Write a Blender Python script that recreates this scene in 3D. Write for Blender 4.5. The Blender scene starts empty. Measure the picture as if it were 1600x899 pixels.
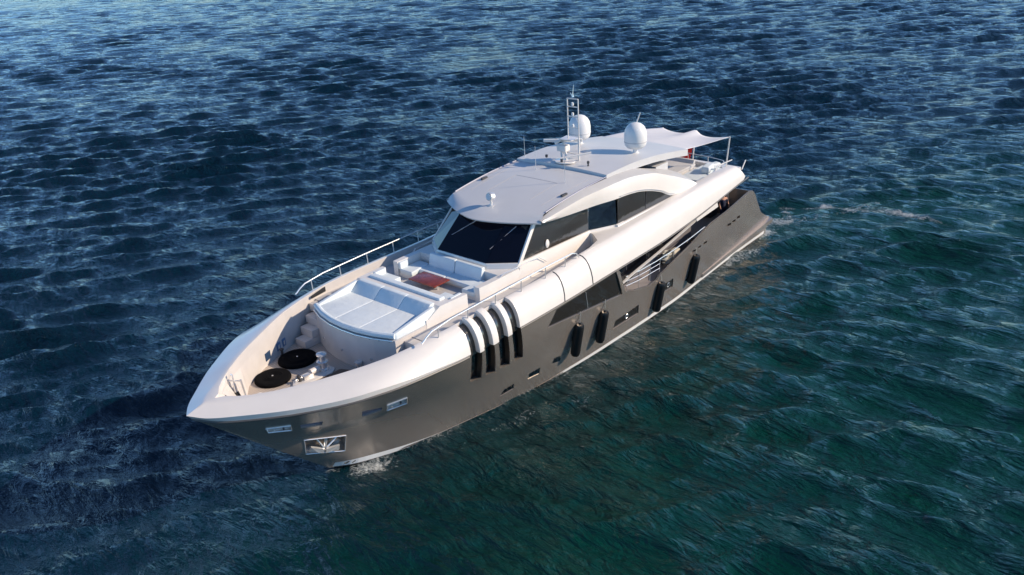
import bpy, bmesh, math, random
import numpy as np
from mathutils import Vector, Matrix, Euler
from mathutils.bvhtree import BVHTree
R = math.radians
C = bpy.context.scene.collection
random.seed(7)

# ------------------------------------------------------------------ camera, world, sun, exposure
cam = bpy.data.cameras.new('camera'); co = bpy.data.objects.new('camera', cam); C.objects.link(co)
bpy.context.scene.camera = co
cam.sensor_width = 36; cam.lens = 36 * 1363.39 / 1600
cam.clip_start = .5; cam.clip_end = 4000
yaw, pitch, roll = R(222.4143), R(24.2455), R(-3.4848)
fw = Vector((math.cos(yaw)*math.cos(pitch), math.sin(yaw)*math.cos(pitch), -math.sin(pitch)))
r0 = Vector((math.sin(yaw), -math.cos(yaw), 0)); u0 = r0.cross(fw)
rr = r0*math.cos(roll) + u0*math.sin(roll); uu = u0*math.cos(roll) - r0*math.sin(roll)
M3 = Matrix((rr, uu, -fw)).transposed()
CAM = Vector((43.9616, 22.7124, 18.3935))
co.matrix_world = Matrix.Translation(CAM) @ M3.to_4x4()

SUN_AZ, SUN_EL = R(127), R(28)
sv = Vector((math.cos(SUN_AZ)*math.cos(SUN_EL), math.sin(SUN_AZ)*math.cos(SUN_EL), math.sin(SUN_EL)))
w = bpy.data.worlds.new('World'); bpy.context.scene.world = w; w.use_nodes = True
nt = w.node_tree; nt.nodes.clear()
sky = nt.nodes.new('ShaderNodeTexSky'); sky.sky_type = 'NISHITA'; sky.sun_disc = False
sky.sun_elevation = SUN_EL; sky.sun_rotation = R(90) - SUN_AZ; sky.air_density = 1.0; sky.dust_density = .15; sky.ozone_density = 3.0
bg = nt.nodes.new('ShaderNodeBackground'); bg.inputs[1].default_value = .15
wo = nt.nodes.new('ShaderNodeOutputWorld')
tint = nt.nodes.new('ShaderNodeMix'); tint.data_type = 'RGBA'; tint.blend_type = 'MULTIPLY'; tint.inputs[0].default_value = 1
stc = nt.nodes.new('ShaderNodeTexCoord'); sxyz = nt.nodes.new('ShaderNodeSeparateXYZ'); nt.links.new(stc.outputs['Generated'], sxyz.inputs[0])
smr = nt.nodes.new('ShaderNodeMapRange'); smr.inputs[1].default_value = 0; smr.inputs[2].default_value = .42; nt.links.new(sxyz.outputs[2], smr.inputs[0])
smx = nt.nodes.new('ShaderNodeMix'); smx.data_type = 'RGBA'; nt.links.new(smr.outputs[0], smx.inputs[0])
smx.inputs[6].default_value = (.66, 1.02, 1.50, 1); smx.inputs[7].default_value = (.52, .63, .75, 1)      # clear blue air low down
nt.links.new(sky.outputs[0], tint.inputs[6]); nt.links.new(smx.outputs[2], tint.inputs[7]); nt.links.new(tint.outputs[2], bg.inputs[0]); nt.links.new(bg.outputs[0], wo.inputs[0])
sl = bpy.data.lights.new('sun', 'SUN'); sl.energy = 4.2; sl.angle = R(.55); sl.color = (1, .83, .64)
so = bpy.data.objects.new('sun', sl); C.objects.link(so)
so.rotation_euler = (-sv).to_track_quat('-Z', 'Y').to_euler()
vs = bpy.context.scene.view_settings
vs.view_transform = 'Standard'; vs.look = 'None'; vs.exposure = 0.27; vs.gamma = 1; vs.use_curve_mapping = False

# ------------------------------------------------------------------ materials
def mat(name, col, rough=.4, metal=0, bump=0, bscale=20, var=0, vscale=2, coat=0, spec=.5, sheen=0):
    m = bpy.data.materials.new(name); m.use_nodes = True
    n = m.node_tree.nodes; l = m.node_tree.links; b = n['Principled BSDF']
    b.inputs['Base Color'].default_value = (*col, 1); b.inputs['Roughness'].default_value = rough
    b.inputs['Metallic'].default_value = metal; b.inputs['Coat Weight'].default_value = coat
    b.inputs['Specular IOR Level'].default_value = spec; b.inputs['Sheen Weight'].default_value = sheen
    b.inputs['Coat Roughness'].default_value = .08
    tc = n.new('ShaderNodeTexCoord')
    if var:
        t = n.new('ShaderNodeTexNoise'); t.inputs['Scale'].default_value = vscale; t.inputs['Detail'].default_value = 6
        l.new(tc.outputs['Object'], t.inputs['Vector'])
        r = n.new('ShaderNodeMapRange'); r.inputs[1].default_value = .3; r.inputs[2].default_value = .7
        r.inputs[3].default_value = 1-var; r.inputs[4].default_value = 1+var
        l.new(t.outputs[0], r.inputs[0])
        mx = n.new('ShaderNodeMix'); mx.data_type = 'RGBA'; mx.blend_type = 'MULTIPLY'; mx.inputs[0].default_value = 1
        mx.inputs[6].default_value = (*col, 1); l.new(r.outputs[0], mx.inputs[7]); l.new(mx.outputs[2], b.inputs['Base Color'])
    if bump:
        t = n.new('ShaderNodeTexNoise'); t.inputs['Scale'].default_value = bscale; t.inputs['Detail'].default_value = 4
        l.new(tc.outputs['Object'], t.inputs['Vector'])
        bp = n.new('ShaderNodeBump'); bp.inputs['Strength'].default_value = bump; bp.inputs['Distance'].default_value = .02
        l.new(t.outputs[0], bp.inputs['Height']); l.new(bp.outputs[0], b.inputs['Normal'])
    return m
WHITE = mat('white_gelcoat', (.77, .73, .68), .26, var=.03, vscale=1.2, coat=.4)
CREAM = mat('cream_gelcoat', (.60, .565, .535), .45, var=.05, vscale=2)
ARCHM = mat('arch_top_grey', (.46, .45, .44), .4, var=.03)  # upper face of the arch, greyer and darker than its sides
ROOFM = mat('roof_paint', (.60, .60, .60), .38, var=.03, vscale=.8)
HULLM = mat('gunmetal_paint', (.50, .435, .38), .26, metal=.70, var=.06, vscale=.7, coat=.12, bump=.02, bscale=3)
BLACK = mat('black_rubber', (.010, .010, .011), .34, bump=.3, bscale=9)
FABK = mat('black_fabric', (.006, .006, .007), .95, bump=.4, bscale=40, spec=.08)
GLASS = mat('dark_glass', (.004, .005, .008), .03, spec=.7, coat=.3)
WGLASS = mat('windscreen_glass', (.003, .004, .010), .04, spec=.35)
MGLASS = mat('mirror_glass', (.11, .10, .09), .06, metal=.75, bump=.30, bscale=5)
TGLASS = mat('tinted_hull_glass', (.06, .055, .05), .08, metal=.6, bump=.15, bscale=3)
STEEL = mat('stainless_steel', (.84, .82, .79), .26, metal=.65)
CUSH = mat('white_vinyl', (.70, .76, .78), .55, bump=.9, bscale=3.5, var=.03, vscale=3)
GREYC = mat('grey_cushion', (.52, .52, .53), .75, bump=.2, bscale=12, var=.05)
CANVAS = mat('awning_canvas', (.66, .66, .68), .8, bump=.1, bscale=60, var=.03)
DOMEM = mat('dome_plastic', (.80, .79, .77), .35)
RED = mat('red_cloth', (.62, .02, .015), .8)
ANTIF = mat('dark_antifouling', (.02, .02, .022), .6)
SKIN = mat('skin', (.55, .28, .18), .6)
NAVY = mat('navy_cloth', (.012, .018, .05), .85)
DGREY = mat('dark_grey_plastic', (.05, .05, .055), .5)
ROPE = mat('rope', (.5, .47, .4), .9, bump=.5, bscale=90)
WOODT = mat('varnished_mahogany', (.20, .035, .018), .25, var=.25, vscale=5, coat=.3)

def plank_mat(name, c1, c2, scale, rough=.6, line=.03):
    m = bpy.data.materials.new(name); m.use_nodes = True
    n = m.node_tree.nodes; l = m.node_tree.links; b = n['Principled BSDF']; b.inputs['Roughness'].default_value = rough
    tc = n.new('ShaderNodeTexCoord'); mp = n.new('ShaderNodeMapping'); l.new(tc.outputs['Object'], mp.inputs[0])
    wv = n.new('ShaderNodeTexWave'); wv.wave_type = 'BANDS'; wv.bands_direction = 'Y'; wv.inputs['Scale'].default_value = scale
    l.new(mp.outputs[0], wv.inputs[0])
    rp = n.new('ShaderNodeValToRGB'); rp.color_ramp.elements[0].position = .06; rp.color_ramp.elements[1].position = .12
    rp.color_ramp.elements[0].color = (line, line*.9, line*.8, 1); rp.color_ramp.elements[1].color = (1, 1, 1, 1)
    l.new(wv.outputs[0], rp.inputs[0])
    t = n.new('ShaderNodeTexNoise'); t.inputs['Scale'].default_value = 3; t.inputs['Detail'].default_value = 8
    mp2 = n.new('ShaderNodeMapping'); mp2.inputs['Scale'].default_value = (.6, 6, 1); l.new(tc.outputs['Object'], mp2.inputs[0]); l.new(mp2.outputs[0], t.inputs[0])
    mx = n.new('ShaderNodeMix'); mx.data_type = 'RGBA'; mx.inputs[6].default_value = (*c1, 1); mx.inputs[7].default_value = (*c2, 1)
    l.new(t.outputs[0], mx.inputs[0])
    m2 = n.new('ShaderNodeMix'); m2.data_type = 'RGBA'; m2.blend_type = 'MULTIPLY'; m2.inputs[0].default_value = 1
    l.new(mx.outputs[2], m2.inputs[6]); l.new(rp.outputs[0], m2.inputs[7]); l.new(m2.outputs[2], b.inputs['Base Color'])
    return m
TEAK = plank_mat('weathered_teak', (.30, .24, .19), (.42, .35, .29), 3.0)
TEAKD = plank_mat('wet_teak', (.10, .05, .035), (.22, .14, .10), 3.0, .35)
TEAKL = plank_mat('pale_deck', (.50, .42, .35), (.60, .52, .45), 3.0, line=.45)

# ------------------------------------------------------------------ mesh helpers
class MB:
    def __init__(s): s.v = []; s.f = []
    def add(s, vs, fs):
        o = len(s.v); s.v += [tuple(p) for p in vs]; s.f += [tuple(i+o for i in f) for f in fs]; return s
    def box(s, x0, x1, y0, y1, z0, z1):
        vs = [(x, y, z) for x in (x0, x1) for y in (y0, y1) for z in (z0, z1)]
        return s.add(vs, [(0,1,3,2),(4,6,7,5),(0,4,5,1),(2,3,7,6),(0,2,6,4),(1,5,7,3)])
    def hexa(s, b, t):           # bottom quad, top quad
        return s.add(list(b)+list(t), [(3,2,1,0),(4,5,6,7),(0,1,5,4),(1,2,6,5),(2,3,7,6),(3,0,4,7)])
    def prism(s, pts, off):      # polygon extruded by vector
        n = len(pts); off = Vector(off)
        a = [Vector(p) for p in pts]; b = [p+off for p in a]
        return s.add(a+b, [tuple(range(n))[::-1], tuple(range(n, 2*n))]+[(i, (i+1) % n, (i+1) % n+n, i+n) for i in range(n)])
    def grid(s, rows, closed=False):
        nr, nc = len(rows), len(rows[0]); vs = [p for r_ in rows for p in r_]; fs = []
        for i in range(nr-1):
            for j in range(nc if closed else nc-1):
                k = (j+1) % nc; fs.append((i*nc+j, i*nc+k, (i+1)*nc+k, (i+1)*nc+j))
        return s.add(vs, fs)
    def tube(s, pts, r, n=8, caps=True):
        pts = [Vector(p) for p in pts]; rs = r if isinstance(r, (list, tuple)) else [r]*len(pts)
        rows = []; up = None
        for i, p in enumerate(pts):
            d = (pts[min(i+1, len(pts)-1)]-pts[max(i-1, 0)]).normalized()
            if up is None: up = Vector((0, 0, 1)) if abs(d.z) < .9 else Vector((1, 0, 0))
            a = d.cross(up).normalized(); b = d.cross(a).normalized(); up = -b if False else up
            rows.append([p+a*math.cos(2*math.pi*k/n)*rs[i]+b*math.sin(2*math.pi*k/n)*rs[i] for k in range(n)])
        o = len(s.v); s.grid(rows, True)
        if caps: s.f.append(tuple(range(o, o+n))); s.f.append(tuple(range(len(s.v)-n, len(s.v)))[::-1])
        return s
    def lathe(s, prof, c, n=24, M=None):
        rows = []
        for rad, z in prof:
            row = [Vector((rad*math.cos(2*math.pi*k/n), rad*math.sin(2*math.pi*k/n), z)) for k in range(n)]
            rows.append([((M @ p) if M else p)+Vector(c) for p in row])
        o = len(s.v); s.grid(rows, True); s.f.append(tuple(range(o, o+n))[::-1]); s.f.append(tuple(range(len(s.v)-n, len(s.v))))
        return s
    def build(s, name, m, parent=None, smooth=False, bevel=0, seg=2, angle=35, fix=True):
        me = bpy.data.meshes.new(name); me.from_pydata(s.v, [], s.f); me.update()
        if fix or bevel:
            b = bmesh.new(); b.from_mesh(me)
            bmesh.ops.remove_doubles(b, verts=b.verts, dist=1e-5)
            if fix: bmesh.ops.recalc_face_normals(b, faces=b.faces)
            if bevel:
                ed = [e for e in b.edges if len(e.link_faces) == 2 and e.calc_face_angle(0) > R(25)]
                bmesh.ops.bevel(b, geom=ed, offset=bevel, segments=seg, affect='EDGES', clamp_overlap=True, profile=.6)
            b.to_mesh(me); b.free()
        return link(name, me, m, parent, smooth or bevel > 0, angle)
def link(name, me, m, parent=None, smooth=False, angle=35):
    o = bpy.data.objects.new(name, me); C.objects.link(o)
    if m: me.materials.clear(); me.materials.append(m)
    if smooth:
        me.polygons.foreach_set('use_smooth', [True]*len(me.polygons))
        b = bmesh.new(); b.from_mesh(me)
        for e in b.edges: e.smooth = not (len(e.link_faces) == 2 and e.calc_face_angle(0) > R(angle))
        b.to_mesh(me); b.free()
    if parent:
        o.parent = parent
        if parent.parent is None: o.matrix_parent_inverse = Matrix.Translation(-Vector(parent.location))
    return o
def cut(o, cutters):
    """subtract closed MB solids from object o, baking the result"""
    for k in cutters:
        me = bpy.data.meshes.new('tmp'); me.from_pydata(k.v, [], k.f)
        b = bmesh.new(); b.from_mesh(me); bmesh.ops.recalc_face_normals(b, faces=b.faces); b.to_mesh(me); b.free()
        c = bpy.data.objects.new('tmp', me); C.objects.link(c)
        md = o.modifiers.new('b', 'BOOLEAN'); md.operation = 'DIFFERENCE'; md.solver = 'EXACT'; md.object = c
        dg = bpy.context.evaluated_depsgraph_get(); ev = o.evaluated_get(dg)
        nm = bpy.data.meshes.new_from_object(ev); o.modifiers.clear(); o.data = nm
        bpy.data.objects.remove(c)
def resmooth(o, angle=25):
    me = o.data; me.polygons.foreach_set('use_smooth', [True]*len(me.polygons))
    b = bmesh.new(); b.from_mesh(me)
    for e in b.edges: e.smooth = not (len(e.link_faces) == 2 and e.calc_face_angle(0) > R(angle))
    b.to_mesh(me); b.free()
def thing(name, label, cat, loc=(0, 0, 0), group=None):
    o = bpy.data.objects.new(name, None); C.objects.link(o); o.location = loc
    o['label'] = label; o['category'] = cat
    if group: o['group'] = group
    return o
def pchip(xs, ys, x):
    xs = np.array(xs, float); ys = np.array(ys, float)
    if xs[0] > xs[-1]: xs = xs[::-1]; ys = ys[::-1]
    h = np.diff(xs); d = np.diff(ys)/h; m = np.zeros(len(xs)); m[0] = d[0]; m[-1] = d[-1]
    for i in range(1, len(xs)-1):
        if d[i-1]*d[i] > 0:
            w1 = 2*h[i]+h[i-1]; w2 = h[i]+2*h[i-1]; m[i] = (w1+w2)/(w1/d[i-1]+w2/d[i])
    x = np.clip(x, xs[0], xs[-1]); i = np.clip(np.searchsorted(xs, x)-1, 0, len(xs)-2); t = (x-xs[i])/h[i]
    return ((1+2*t)*(1-t)**2)*ys[i]+t*(1-t)**2*h[i]*m[i]+t*t*(3-2*t)*ys[i+1]+t*t*(t-1)*h[i]*m[i+1]

# ------------------------------------------------------------------ hull lines (x forward from stern, y to port, z up, metres)
Kp = [(27.2,0,-.9),(25,.5,-.9),(20,1.2,-.9),(15,1.6,-.9),(0,1.6,-.9)]
Wp = [(29.4,0,0),(28.6,.62,0),(27.69,1.02,0),(26.74,1.37,0),(25.64,1.66,0),(24.2,1.93,0),(22.76,2.2,0),(21,2.45,0),(19.4,2.64,0),(16.3,2.83,0),(13.7,2.88,0),(11,2.86,0),(7.9,2.66,0),(2.4,2.36,0),(0,2.3,0)]
Mp = [(31.6,0,2.15),(30.6,.50,2.15),(29.4,1.08,2.15),(28,1.74,2.18),(26.5,2.40,2.24),(25,2.92,2.30),(23,3.28,2.33),(20,3.42,2.35),(16,3.44,2.35),(10,3.32,2.3),(5,3.06,2.2),(0,2.64,2.15)]
Dp = [(33.85,0,4.40),(33.4,.7,4.34),(32.9,1.22,4.32),(31.7,2.27,4.32),(29.83,3.42,4.36),(28.5,3.75,4.32),(27.3,3.88,4.27),(25.9,3.93,4.18),(23.1,3.94,4.15),(20.2,3.91,4.14),(17.3,3.87,4.19),(14.3,3.8,4.2),(10.6,3.7,4.37),(6,3.55,4.8),(0,3.3,5.2)]
Cp = [(34,0,4.59),(33.65,.55,4.53),(33.03,1.18,4.52),(31.73,2.32,4.52),(29.83,3.48,4.56),(28.5,3.8,4.48),(27.3,3.92,4.38),(25.9,3.96,4.24),(23.1,3.97,4.19),(20.2,3.94,4.18),(17.3,3.9,4.23),(14.3,3.83,4.24),(10.6,3.73,4.41),(6,3.58,4.84),(4,3.45,5.0)]
Ip = [(33.39,0,4.74),(33.0,.40,4.73),(32.28,.87,4.74),(31.14,1.66,4.8),(29.86,2.32,4.87),(28.32,2.98,4.99),(27.33,3.18,5.07),(26.08,3.32,5.16),(24.7,3.35,5.2),(20.9,3.35,5.22),(18,3.33,5.38),(15,3.3,5.45),(11,3.28,5.55),(7,3.2,5.62),(4,3.1,5.62)]
def curve(P, xs):
    P = np.array(P); return pchip(P[:,0], P[:,1], xs), pchip(P[:,0], P[:,2], xs)
NS = 90
tt = (np.linspace(0, 1, NS))**1.45
def rail_line(P, x_end):
    x0 = P[0][0]; xs = x0-(x0-x_end)*tt; y, z = curve(P, xs); return np.c_[xs, y, z]
YI = lambda x: float(curve(Ip, np.array([x]))[0][0]); ZI = lambda x: float(curve(Ip, np.array([x]))[1][0])
YC = lambda x: float(curve(Cp, np.array([x]))[0][0]); ZC = lambda x: float(curve(Cp, np.array([x]))[1][0])

def hull_mesh():
    K, W, M_, D = [rail_line(P, 0) for P in (Kp, Wp, Mp, Dp)]
    rows = []
    rows.append(np.c_[K[:,0], K[:,1]*0, K[:,2]-.25]); rows.append(K)
    for a in (.5,): rows.append(K*(1-a)+W*a+np.c_[np.zeros(NS), .12*np.minimum(W[:,1], 1), np.zeros(NS)])
    rows.append(W)
    for a in (.33, .67):
        P = W*(1-a)+M_*a; rows.append(P)
    rows.append(M_)
    for a in (.2, .4, .6, .8):
        P = M_*(1-a)+D*a
        hollow = np.interp(P[:,0], [24, 29, 34], [0, .10, .02])*4*a*(1-a)
        bulge = np.interp(P[:,0], [3, 22, 26], [.03, .05, 0])*4*a*(1-a)
        P = P.copy(); P[:,1] = np.maximum(P[:,1]-hollow+bulge, 0); P[0,1] = 0; rows.append(P)
    rows.append(D)
    mb = MB()
    rows = [[tuple(p) for p in r_] for r_ in rows]
    mb.grid(rows); mb.grid([[(p[0], -p[1], p[2]) for p in r_] for r_ in rows])
    top = rows[-1]
    mb.grid([top, [(p[0], -p[1], p[2]) for p in top]])
    st = [r_[-1] for r_ in rows]
    poly = st+[(p[0], -p[1], p[2]) for p in st[::-1]]
    o = len(mb.v); mb.v += poly; mb.f.append(tuple(range(o, o+len(poly))))
    return mb
def upper_rows(x_end):
    D, Cc, I = rail_line(Dp, x_end), rail_line(Cp, x_end), rail_line(Ip, x_end)
    rows = [D+np.array([0, 0, .012]), Cc]
    for a in (.16, .33, .5, .67, .84):
        L = Cc*(1-a)+I*a; th = a*math.pi/2
        b = np.interp(L[:,0], [25.5, 30], [1, 0.12])[:,None]
        E_ = L.copy(); E_[:,1] = I[:,1]+(Cc[:,1]-I[:,1])*math.cos(th); E_[:,2] = Cc[:,2]+(I[:,2]-Cc[:,2])*math.sin(th)
        rows.append(L*(1-b)+E_*b)
    rows.append(I)
    return rows
def upper_mesh():
    rows = [[tuple(p) for p in r_] for r_ in upper_rows(4.2)]
    mb = MB(); mir = lambda r_: [(p[0], -p[1], p[2]) for p in r_]
    mb.grid(rows); mb.grid([mir(r_) for r_ in rows]); mb.grid([rows[-1], mir(rows[-1])]); mb.grid([rows[0], mir(rows[0])])
    st = [r_[-1] for r_ in rows]; poly = st+mir(st[::-1]); o = len(mb.v); mb.v += poly; mb.f.append(tuple(range(o, o+len(poly))))
    return mb
_h = hull_mesh(); HB = BVHTree.FromPolygons([Vector(v) for v in _h.v], _h.f)
_u = upper_mesh(); UB = BVHTree.FromPolygons([Vector(v) for v in _u.v], _u.f)
def surf(x, z, bvh=None):
    h = (bvh or HB).ray_cast(Vector((x, 12, z)), Vector((0, -1, 0)))
    if h[0] is None: return Vector((x, 0, z)), Vector((0, 1, 0))
    n = h[1]; n = n if n.y > 0 else -n
    return h[0], n

# ------------------------------------------------------------------ the sea
def sea():
    def axis(lo, hi, a, b, h0, g):
        xs = [a]
        while xs[-1] < b: xs.append(xs[-1]+h0)
        h = h0; x = xs[-1]
        while x < hi: h *= g; x += h; xs.append(x)
        ys = []; h = h0; x = a
        while x > lo: h *= g; x -= h; ys.append(x)
        return np.array(ys[::-1]+xs)
    # the grid is laid along the wind so that crests are well resolved; it grows coarser with distance
    wd = R(52); WD2 = R(5)
    ux = axis(-1600, 160, -30, 32, .145, 1.0052); vy = axis(-1500, 1100, -40, 30, .165, 1.0072)
    U, V = np.meshgrid(ux, vy, indexing='ij')
    c0 = np.array([14., 4.])
    e = np.array([math.cos(wd), math.sin(wd)]); f = np.array([-e[1], e[0]])
    X = c0[0]+U*e[0]+V*f[0]; Y = c0[1]+U*e[1]+V*f[1]
    hx = np.gradient(ux)[:,None]; hy = np.gradient(vy)[None,:]; hh = np.maximum(hx, hy)
    rng = np.random.RandomState(11)
    Z = np.zeros_like(X); DX = np.zeros_like(X); DY = np.zeros_like(X)
    # patches where the ripples are stronger or weaker
    P = np.zeros_like(X)
    for i in range(14):
        L = rng.uniform(9, 45); a = rng.uniform(0, 6.28); ph = rng.uniform(0, 6.28)
        P += np.sin(2*math.pi/L*(X*math.cos(a)+Y*math.sin(a))+ph)
    P = 1+.16*P/1.8
    # turbulent, flatter water the yacht has left astern and along her port side
    wk = np.exp(-((Y-1.5-.075*(X-2)**2*(X < 2)*(X > -12)-(X <= -12)*(14.7-2.1*(X+12)))/(3.2+.25*np.maximum(-X, 0)))**2)*(1/(1+np.exp((X-3)/1.5)))
    N = 150
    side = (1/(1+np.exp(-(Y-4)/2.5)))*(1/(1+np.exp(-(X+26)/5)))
    for i in range(N+70):
        trn = i >= N
        L = 10**rng.uniform(math.log10(.5), math.log10(6.5))
        sp = .20+.42*(1/(1+L/1.2))
        a = (wd if not trn else WD2)+rng.normal(0, sp if not trn else .32)
        k = 2*math.pi/L
        slope = .037*(1.06 if L < 2.6 else 1.06*(2.6/L)**1.4)*(1 if L > 1.2 else .8)
        A = slope/k*rng.uniform(.6, 1.3)
        att = np.clip((L/hh-2.6)/2.5, 0, 1)*P
        att = att*(side*1.15 if trn else (1-.55*side)); att = att*(1-.4*wk*(L < 5))
        ph = k*(X*math.cos(a)+Y*math.sin(a))+rng.uniform(0, 6.28)
        s_, c_ = np.sin(ph), np.cos(ph)
        Z += A*att*c_; DX -= .9*A*att*s_*math.cos(a); DY -= .9*A*att*s_*math.sin(a)
    # bow and quarter waves thrown off the hull
    yw = np.interp(X, [p[0] for p in Wp[::-1]], [p[1] for p in Wp[::-1]])
    dh = np.abs(Y)-yw
    Z *= 1-.45*np.exp(-(np.maximum(dh, 0)/1.6)**2)
    for (xb, ang, A, L, dec) in ((29.2, R(24), .08, 2.6, 9), (4.5, R(20), .16, 2.8, 12)):
        dist = (xb-X)*math.sin(ang)-(np.abs(Y)-(0 if xb > 20 else 2.4))*math.cos(ang)
        al = (xb-X)*math.cos(ang)+np.abs(Y)*math.sin(ang)
        m = (al > 0)*np.exp(-al/dec)*np.exp(-(dist/(1.1+.05*al))**2)*(1-np.exp(-np.maximum(al, 0)/.6))
        Z += A*m*np.cos(2*math.pi*dist/L)*1.2
    nx, ny = X.shape
    inside = (dh < -.25)*(X < 29)*(X > 0)
    Z = np.where(inside, np.minimum(Z, 0)-.15, Z)
    XX, YY = X+DX, Y+DY
    co_ = np.stack([XX, YY, Z], -1).reshape(-1, 3)
    me = bpy.data.meshes.new('sea'); me.vertices.add(nx*ny); me.vertices.foreach_set('co', co_.ravel().astype(np.float32))
    i, j = np.meshgrid(np.arange(nx-1), np.arange(ny-1), indexing='ij')
    q = np.stack([i*ny+j, (i+1)*ny+j, (i+1)*ny+j+1, i*ny+j+1], -1).reshape(-1, 4)
    me.loops.add(q.size); me.loops.foreach_set('vertex_index', q.ravel().astype(np.int32))
    me.polygons.add(len(q)); me.polygons.foreach_set('loop_start', np.arange(0, q.size, 4, dtype=np.int32))
    me.polygons.foreach_set('use_smooth', np.ones(len(q), bool)); me.update(calc_edges=True)
    # foam cover: along the waterline, at the bow, in the wash astern and along its edges
    def bl(x, y, sx, sy, am, ang=0):
        c, s = math.cos(ang), math.sin(ang); a = (XX-x)*c+(YY-y)*s; b = -(XX-x)*s+(YY-y)*c
        return am*np.exp(-(a/sx)**2-(b/sy)**2)
    F = .31*np.exp(-(np.maximum(dh, 0)/.40)**2)*(X > -.5)*(X < 29.6)
    F += bl(28.5, 1.3, 1.0, .4, .46, R(-28))+bl(26.3, 2.5, 1.6, .35, .16, R(-24))+bl(28.4, -1.5, 1.5, .5, .5, R(28))
    F += bl(24.2, 2.9, 2.0, .5, .20, R(-18))+bl(20.6, 4.8, 1.3, .9, .27)+bl(22.5, 3.6, 1.2, .5, .2)
    F += bl(3.4, 3.1, 1.8, .5, .36, R(-8))+bl(-.6, 1.2, .7, 1.8, .26)+bl(6.5, 3.4, 1.6, .5, .12)
    F += bl(-4.0, 1.7, 1.6, .4, .26, R(30))+bl(-6.1, 3.2, .5, .5, .40)+bl(-6.6, 6.3, .5, 2.4, .24, R(15))+bl(-2.2, 1.7, .5, .6, .34)+bl(1.5, 8.2, .5, 1.4, .22, R(10))
    F += bl(-5.2, 2.4, 1.6, .22, .22, R(120))+bl(-6.9, 8.4, .3, 2.4, .26, R(-8))+bl(-4.5, 11.5, .3, 2.6, .2, R(-25))+bl(-1.5, 5.2, .35, 1.8, .2, R(-20))+bl(2.6, 5.6, .3, 1.6, .2, R(-10))
    F += bl(-3.0, 2.9, 2.6, .5, .18, R(150))+bl(-8.5, 5.5, 3.0, .5, .2, R(160))+bl(-12, 9, 3.0, .5, .18, R(150))+bl(-10, 2.2, 3.0, .4, .16, R(170))+.5*bl(4.4, 4.2, 2.5, .5, .4, R(-14))
    F += .15*wk*(X < 1)*np.exp(np.minimum(X, 0)/60)
    F += bl(19.5, 10.5, 1.2, .5, .3)+bl(17.0, 18, 1.0, .4, .22)
    ca = me.attributes.new('foam', 'FLOAT', 'POINT'); ca.data.foreach_set('value', F.ravel().astype(np.float32))
    ga = me.attributes.new('churn_and_light', 'FLOAT', 'POINT')
    G = np.clip(side*.85+wk*(X < 1)*.7, 0, 1)  # side term paints a light difference into the colour; wk term is aerated wake
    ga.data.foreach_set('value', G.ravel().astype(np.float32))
    m = bpy.data.materials.new('sea_water'); m.use_nodes = True; n = m.node_tree.nodes; l = m.node_tree.links
    b = n['Principled BSDF']; b.inputs['IOR'].default_value = 1.34; b.inputs['Roughness'].default_value = .035
    g = n.new('ShaderNodeNewGeometry')
    def noise(sc, det, stretch=(1, 1, 1), rot=0, rough=.6, typ=None, dist=0):
        mp = n.new('ShaderNodeMapping'); mp.inputs['Scale'].default_value = stretch; mp.inputs['Rotation'].default_value = (0, 0, rot)
        l.new(g.outputs['Position'], mp.inputs[0]); t = n.new('ShaderNodeTexNoise')
        if typ: t.noise_type = typ
        t.inputs['Scale'].default_value = sc; t.inputs['Detail'].default_value = det; t.inputs['Roughness'].default_value = rough
        t.inputs['Distortion'].default_value = dist
        l.new(mp.outputs[0], t.inputs['Vector']); return t.outputs[0]
    def math_(op, a, c, v=None):
        q_ = n.new('ShaderNodeMath'); q_.operation = op
        for k_, s_ in enumerate((a, c)):
            if isinstance(s_, (int, float)): q_.inputs[k_].default_value = s_
            else: l.new(s_, q_.inputs[k_])
        return q_.outputs[0]
    # ripples
    n1 = noise(3.6, 5, (1, .34, 1), -wd, .64, dist=.5); n2 = noise(1.8, 4, (1, .32, 1), -wd+.35, .6, dist=.7); n3 = noise(.85, 3, (1, .34, 1), -wd-.3, .55, dist=.8)
    hsum = math_('ADD', math_('ADD', math_('MULTIPLY', n1, .62), math_('MULTIPLY', n2, 1.2)), math_('MULTIPLY', n3, 1.3))
    gust = n.new('ShaderNodeMapRange'); gust.inputs[1].default_value = .35; gust.inputs[2].default_value = .65; gust.inputs[3].default_value = .7; gust.inputs[4].default_value = 1.3; l.new(noise(.16, 4, (1, .5, 1), -wd+.5, .6, dist=.6), gust.inputs[0])
    hsum = math_('MULTIPLY', hsum, gust.outputs[0])
    vl = n.new('ShaderNodeVectorMath'); vl.operation = 'LENGTH'; l.new(g.outputs['Position'], vl.inputs[0])      # far out the mesh is too coarse for the short sea
    fr_ = n.new('ShaderNodeMapRange'); fr_.inputs[1].default_value = 60; fr_.inputs[2].default_value = 170; fr_.inputs[4].default_value = 2.8; l.new(vl.outputs['Value'], fr_.inputs[0])
    n4 = noise(.5, 3, (1, .38, 1), -wd, .6, dist=.5); hsum = math_('ADD', hsum, math_('MULTIPLY', n4, fr_.outputs[0]))
    bp = n.new('ShaderNodeBump'); bp.inputs['Strength'].default_value = 1; bp.inputs['Distance'].default_value = .29
    l.new(hsum, bp.inputs['Height'])
    # foam mask
    at = n.new('ShaderNodeAttribute'); at.attribute_name = 'foam'
    fn = noise(4.5, 9, (1, 1, 1), 0, .72, dist=1.2); fr = noise(1.1, 6, (1, 1, 1), 0, .65, dist=.8)
    web = math_('ABSOLUTE', math_('SUBTRACT', fr, .5), 0)
    lace = math_('SUBTRACT', 1, math_('MULTIPLY', web, 9))
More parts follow.
